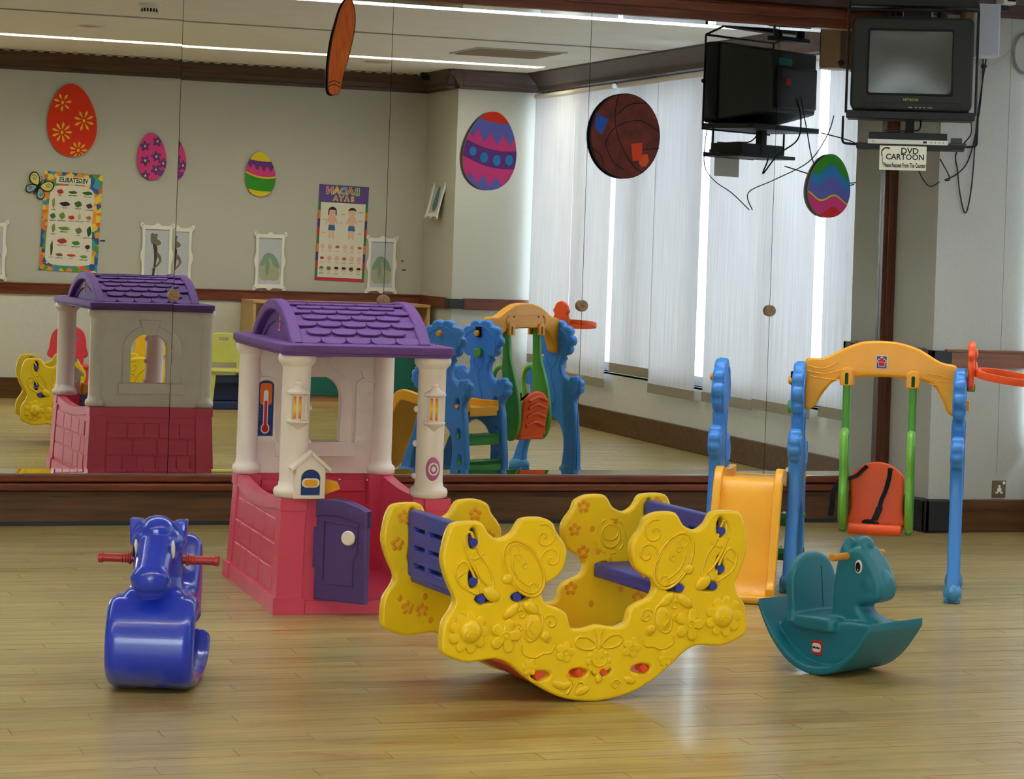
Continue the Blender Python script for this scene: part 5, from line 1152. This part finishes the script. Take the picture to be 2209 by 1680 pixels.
# human body poster
w_, h_ = .40, .745
t = poster('body_poster', 'body parts chart titled Badan Saya with a purple heading on the far wall', 4.885, 1.332, w_, h_, 1.2)
Cp = flat('poster_purple', (98, 78, 150)); MB().box(-w_/2, w_/2, 0, .001, -h_/2, h_/2).build('sheet', Cp, t)
put('heading', shape([rrect(-w_/2+.001, w_/2-.001, .235, h_/2-.001, .001)], .0006), Cp, t, Xp(0, 0))
put('white_field', shape([rrect(-.18, .18, -.35, .235, .001)], .0006), paper, t, Xp(0, 0))
cols_ = [(52, 130, 66), (224, 130, 50), (74, 60, 130), (198, 50, 60)]
for i in range(9):
    for s in (-1, 1): put('border_block', shape([rrect(min(s*.181, s*.199), max(s*.181, s*.199), .235-.065*(i+1), .235-.065*i, .0005, 2)], .0006), flat('border_%d' % (i % 4), cols_[i % 4]), t, Xp(0, 0, 1.4))
put('border_block', shape([rrect(-.199, .199, -.372, -.352, .0005, 2)], .0006), flat('border_3', cols_[3]), t, Xp(0, 0, 1.6))
tc_ = [(52, 140, 90), (206, 90, 60), (60, 150, 180), (220, 180, 50), (210, 80, 120)]
for i, ch in enumerate('BADAN'):
    text(ch, .075, flat('letter_outline', (226, 220, 150)), 'title', t, Xp(-.105+.055*i, .325+.004*(i % 2), 2), bold=.005, ext=.0002); text(ch, .075, flat('letter_%d' % i, tc_[i]), 'title', t, Xp(-.105+.055*i, .325+.004*(i % 2), 2.6), bold=.0008, ext=.0002)
for i, ch in enumerate('SAYA'):
    text(ch, .055, flat('letter_outline', (226, 220, 150)), 'title', t, Xp(-.07+.045*i, .268, 2), bold=.004, ext=.0002); text(ch, .055, flat('letter_s', (206, 110, 50)), 'title', t, Xp(-.07+.045*i, .268, 2.6), bold=.0006, ext=.0002)
SK_ = flat('drawn_skin', (226, 182, 160)); HR = flat('drawn_hair', (46, 38, 38))
for gx, girl in ((-.075, 0), (.085, 1)):
    bd = cat([(gx-.022, .135), (gx-.045, .08), (gx-.055, .05), (gx-.03, .085), (gx-.02, .05), (gx-.022, -.04), (gx-.006, -.04), (gx, .03), (gx+.006, -.04), (gx+.022, -.04), (gx+.02, .05), (gx+.03, .085), (gx+.055, .05), (gx+.045, .08), (gx+.022, .135)], 2)
    put('figure', shape([bd], .0006), SK_, t, Xp(0, 0, 1.8)); put('figure_head', shape([oval(gx, .165, .03, .032)], .0006), SK_, t, Xp(0, 0, 2.2))
    put('figure_hair', shape([[(gx+.033*cos(a), .172+.03*sin(a)) for a in [pi*i/12 for i in range(13)]]+([(gx-.034, .135), (gx-.026, .135), (gx-.024, .178), (gx+.024, .178), (gx+.026, .135), (gx+.034, .135)] if girl else [(gx-.02, .182), (gx+.02, .18)])], .0006), HR, t, Xp(0, 0, 2.6))
    put('figure_shorts', shape([[(gx-.024, .06), (gx+.024, .06), (gx+.028, .018), (gx+.002, .02), (gx-.002, .02), (gx-.028, .018)]], .0006), flat('drawn_shorts', (50, 110, 170)), t, Xp(0, 0, 2.4))
for x, z, s in ((-.145, .17, 'rambut'), (-.0, .145, 'leher'), (-.145, .1, 'tangan'), (.15, .1, 'perut'), (-.145, .0, 'kaki'), (.01, .08, 'siku'), (.15, .0, 'lutut')): text(s, .014, S_blk, 'caption', t, Xp(x, z, 2), ext=.0001)
for r_, z in enumerate((-.11, -.2, -.285)):
    for k in range(6):
        x = -.15+.06*k; c = (190, 90, 90) if (r_+k) % 3 == 0 else (226, 182, 160)
        put('picture', shape([oval(x, z, .017, .011 if (r_+k) % 3 == 0 else .02, 12)], .0006), flat('pic_%d' % c[1], c), t, Xp(0, 0, 2))
        if r_ == 2: put('picture', shape([[(x-.018, z+.002), (x+.018, z+.002), (x+.012, z+.02), (x-.012, z+.02)]], .0006), HR if k < 4 else flat('drawn_green', (70, 150, 60)), t, Xp(0, 0, 2.3))
        text(['mata', 'gigi', 'lidah', 'hidung', 'bahu', 'jari', 'bibir', 'kening', 'tangan', 'tapak', 'kaki', 'tumit', 'telinga', 'muka', 'pipi', 'belakang', 'perut', 'pinggang'][r_*6+k], .011, S_blk, 'caption', t, Xp(x, z-.032, 2), ext=.0001)
# white fretwork picture frames
M_frame = mat('white_foam_frame', (232, 230, 224), .7); M_pap = flat('picture_paper', (192, 197, 210))
def frame_outline(w_, h_):
    a, c = w_/2, h_/2
    q = [(0, c+.012), (.018, c+.004), (.03, c-.006), (a*.7, c-.004), (a*.82, c+.002), (a*.9, c+.014), (a+.004, c+.012), (a+.006, c-.012), (a-.006, c-.024), (a-.012, c-.06), (a-.014, c*.3), (a-.004, c*.12), (a, 0), (a-.004, -c*.12), (a-.014, -c*.3), (a-.012, -c+.06), (a-.006, -c+.024), (a+.006, -c+.012), (a+.004, -c-.012), (a*.9, -c-.014), (a*.82, -c-.002), (a*.7, -c+.004), (.03, -c+.006), (.018, -c-.004), (0, -c-.012)]
    return cat(q+[(-p[0], p[1]) for p in q[::-1][1:-1]], 3)
def frame(lab, x, z, w_, h_, X=None, loc=None, rot=(0, 0, 0)):
    t = thing('framed_picture', lab, 'picture frame', loc or (x, WY, z), 0, 'white cut-out picture frames'); t.rotation_euler = rot
    hs = [oval(s*(w_/2-.012), u*(h_/2-.006), .004, .006, 8) for s in (-1, 1) for u in (-1, 1)]
    put('frame_moulding', shape([frame_outline(w_, h_), rrect(-w_/2+.035, w_/2-.035, -h_/2+.035, h_/2-.035, .003, 3)]+hs, .01, .002, 1), M_frame, t, T((0, .0075, 0)) @ XB)
    MB().box(-w_/2+.02, w_/2-.02, .001, .003, -h_/2+.02, h_/2-.02).build('picture_sheet', M_pap, t); return t
FX = T((0, .004, 0)) @ XB
def frog(x, z, lab):
    t = frame(lab, x, z, .255, .47)
    dk, mid = flat('sketch_olive_dark', (74, 70, 50)), flat('sketch_olive', (122, 112, 90))
    put('sketch', shape([cat([(.02, .165), (.045, .17), (.05, .13), (.04, .09), (.0, .075), (-.03, .09), (-.025, .11), (-.0, .13), (-.005, .165)], 4)], .001), mid, t, FX)
    put('sketch', shape([cat([(.03, .085), (.02, .02), (.018, -.06), (.03, -.14), (.038, -.19), (.02, -.19), (.008, -.1), (.0, -.04), (-.005, .02), (.0, .07)], 3)], .001), dk, t, FX)
    put('sketch', shape([cat([(.0, .03), (-.03, .0), (-.038, -.04), (-.01, -.08), (.03, -.115), (.03, -.1), (-.01, -.06), (-.02, -.03), (-.0, -.0)], 3)], .001), mid, t, T((0, .0012, 0)) @ FX)
frog(3.585, 1.10, 'white fretwork frame with a thin olive figure sketch, beside the pink flowered egg')
def leafdress(x, z, lab, w_=.25):
    t = frame(lab, x, z, w_, .43)
    g1, g2 = flat('sketch_green', (130, 160, 140)), flat('sketch_pale', (170, 176, 150))
    put('sketch', shape([cat([(0, .06), (.05, .03), (.075, -.03), (.07, -.13), (.03, -.15), (0, -.145), (-.04, -.15), (-.075, -.13), (-.07, -.03), (-.04, .03)], 4)], .001), g2, t, FX)
    for k, P in enumerate(([(0, .065), (.045, .045), (.078, -.04), (.03, -.02), (.0, .03)], [(0, .06), (-.05, .03), (-.08, -.05), (-.03, -.03)], [(.01, .02), (.03, -.04), (.02, -.12), (.0, -.05)])): put('sketch', shape([cat(P, 4)], .001), g1, t, T((0, .001+.0005*k, 0)) @ FX)
leafdress(4.315, 1.095, 'white fretwork frame with a pale green leaf sketch, under the small yellow egg')
leafdress(5.215, 1.095, 'white fretwork frame with a green leaf sketch, right beside the body parts chart')
leafdress(2.33, 1.10, 'white fretwork frame cut off at the left edge of the mirrors')
t = frame('white fretwork frame with a teal sketch hanging crooked on the side of the back pillar', 0, 0, .33, .44, loc=(BPX-.002, -7.33, 1.69), rot=(0, 0, radians(90)))
t.rotation_euler = (radians(14), 0, radians(90)); 
put('sketch', shape([cat([(0, .14), (.012, .06), (.03, .0), (.06, -.12), (.0, -.17), (-.06, -.13), (-.035, .0), (-.012, .06)], 4)], .001), flat('sketch_teal', (96, 128, 136)), t, FX)
# wall scuffs
for x, z, w_ in ((3.02+SHX, 1.2, .022), (5.385, 1.13, .01), (5.4, 1.06, .018)):
    o = MB().add(shape([[(-w_, -.004), (-w_*.3, -.007), (w_*.2, -.003), (w_, -.006), (w_*.8, .004), (w_*.1, .002), (-w_*.5, .007)]], .001), T((x, WY, z)) @ XB).build('wall_scuff', S_blk); tag(o, 'small dark scuff of torn wallpaper %s' % ('between the chart and the frames' if x < 4 else ('upper mark beside the last frame' if z > 1.1 else 'lower mark beside the last frame')), 'scuff')
# ceiling fittings seen in the mirror
t = thing('smoke_detector', 'white domed smoke detector on the ceiling at the upper left', 'smoke detector', (2.50+.07, -3.25, 2.6))
MB().lathe([(.07, 0), (.068, -.012), (.05, -.022), (.045, -.05), (.02, -.06)], n=28).build('housing', M_white, t)
sl_ = MB()
for k in range(16): a = 2*pi*k/16; sl_.box(-.005, .005, .045, .049, -.046, -.026, Matrix.Rotation(a, 4, 'Z'))
sl_.build('vent_slot', S_blk, t)
t = thing('downlight', 'round recessed silver downlight, unlit, near the strip light', 'downlight', (2.45+.09, -5.05, 2.6))
MB().lathe([(.105, 0), (.1, -.008), (.08, -.006), (.075, .0)], n=28).build('trim_ring', M_white, t); MB().lathe([(.08, -.001), (.03, -.004)], n=24).build('reflector', mat('chrome_reflector', (200, 204, 210), .2, metal=1), t)
t = thing('ceiling_grille', 'square slatted air grille in the ceiling by the windows', 'air vent', (5.3, -5.05, 2.6))
MB().box(-.32, .32, -.32, .32, -.006, 0).build('frame_plate', MATS['vent_rib'], t)
for k in range(12): MB().box(-.29, .29, -.28+k*.048, -.262+k*.048, -.012, -.004).build('slat', flat('grille_tan', (160, 140, 116)), t)
t = thing('downlight', 'flush cream downlight beyond the second strip light', 'downlight', (4.8, -6.55, 2.6))
MB().lathe([(.1, 0), (.095, -.008), (.03, -.006)], n=28).build('trim_ring', mat('cream_ring', (190, 180, 150), .6), t)
t = thing('ceiling_sensor', 'small black box sensor near the corner of the crown moulding', 'sensor', (5.42, -7.40, 2.6)); MB().box(-.03, .03, -.03, .03, -.06, 0).build('housing', M_black, t, bevel=.003)

# ------------------------------------------------------------------ chairs and cabinet against the back wall
def kid_chair(lab, c, x, y, h=.55, w_=.26, rz=0):
    t = thing('child_chair', lab, 'chair', (x, y, 0), rz, 'small plastic chairs along the back wall')
    P = plastic('chair_plastic_%d_%d_%d' % c, c, .45); a = w_/2
    bk = cat([(-a, .34), (a, .34), (a+.005, .42), (a-.01, h-.05), (a*.55, h), (0, h+.008), (-a*.55, h), (-a+.01, h-.05), (-a-.005, .42)], 4)
    put('backrest', shape([bk, rrect(-.035, .035, h-.055, h-.03, .012)], .018, .007, 2), P, t, T((0, -.12, 0)) @ XB)
    MB().add(shape([rrect(-a, a, -.13, .15, .03)], .025, .008, 2), T((0, 0, .285))).build('seat', P, t)
    for sx in (-1, 1):
        MB().box(sx*(a-.03)-.015, sx*(a-.03)+.015, -.135, -.11, .28, .36).build('back_strut', P, t)
        for sy, yy in ((-1, -.11), (1, .12)):
            x0 = sx*(a-.03); x1 = sx*(a-.005); y1 = yy+sy*.02
            MB().hexa([(x1-.017, y1-.017, 0), (x1+.017, y1-.017, 0), (x1+.017, y1+.017, 0), (x1-.017, y1+.017, 0), (x0-.02, yy-.02, .275), (x0+.02, yy-.02, .275), (x0+.02, yy+.02, .275), (x0-.02, yy+.02, .275)]).build('leg', P, t, bevel=.004)
    return t
kid_chair('red plastic child chair against the back wall', (214, 60, 72), 2.84, -7.05, .56)
kid_chair('blue plastic child chair between the red and yellow chairs', (50, 80, 170), 3.155, -7.06, .55)
kid_chair('yellow plastic child chair seen through the playhouse window', (238, 190, 20), 3.47, -7.02, .56, .28)
lt = kid_chair('lime green plastic chair on a navy base, left of the cabinet', (200, 198, 100), 3.85, -7.03, .55, .30)
MB().box(-.13, .13, -.11, .11, .195, .245).box(-.12, .12, -.09, .1, .0, .06).box(-.11, .11, -.08, .02, .06, .2).build('lower_seat', plastic('navy_chair_plastic', (34, 52, 96)), lt, bevel=.008)['label'] = 'navy blue base under the lime seat'
t = thing('low_cabinet', 'low pale-wood cabinet with teal doors against the back wall', 'cabinet', (4.80, -7.52, 0))
M_birch = wood('pale_birch_board', (206, 170, 118), (186, 148, 96), .45); M_tealp = flat('teal_laminate', (30, 104, 92), .5)
MB().box(-.70, -.675, -.2, .22, 0, .78).build('side_board', M_birch, t, bevel=.002); MB().box(.675, .70, -.2, .22, 0, .78).build('side_board', M_birch, t, bevel=.002)
MB().box(-.675, .675, -.2, -.18, 0, .78).build('back_board', M_birch, t); MB().box(-.70, .70, -.2, .23, .78, .80).build('top_board', M_birch, t, bevel=.002)
MB().box(-.675, .675, -.18, .215, .412, .43).build('shelf_board', wood('red_edge_board', (176, 104, 60), (150, 84, 46)), t); MB().box(-.675, .675, -.18, .2, .0, .07).build('plinth', M_birch, t)
MB().box(-.675, .675, -.18, .212, .07, .085).build('shelf_board', MATS['red_edge_board'], t)
for k in range(2):
    d_ = MB().box(-.672+.674*k, -.002+.674*k, .2, .218, .088, .41).build('door', M_tealp, t, bevel=.001); MB().ball((-.03+.06*k+.0, .224, .27), .009, .009, .009, 10).build('handle', M_birch, d_)
MB().box(-.01, .01, -.18, .2, .43, .78).build('divider', M_birch, t)
bc = [('brown', (84, 60, 44)), ('cream', (220, 214, 200)), ('green', (84, 112, 76)), ('tan', (160, 130, 96)), ('blue', (66, 82, 120))]
pl_ = ['first', 'second', 'third', 'fourth', 'fifth']; lv_ = ['bottom', 'middle', 'top']
for k in range(14):
    cn, c = bc[(k*3+k//5) % 5]; x = 4.84+(k % 5)*.125; z = .4305+(k//5)*.0195
    o = MB().box(x-.055, x+.055, -7.50, -7.33, z, z+.019).build('picture_book', flat('book_'+cn, c)); tag(o, '%s picture book, %s of the %s pile on the cabinet shelf' % (cn, lv_[k//5], pl_[k % 5]), 'book', 'picture books on the cabinet shelf')
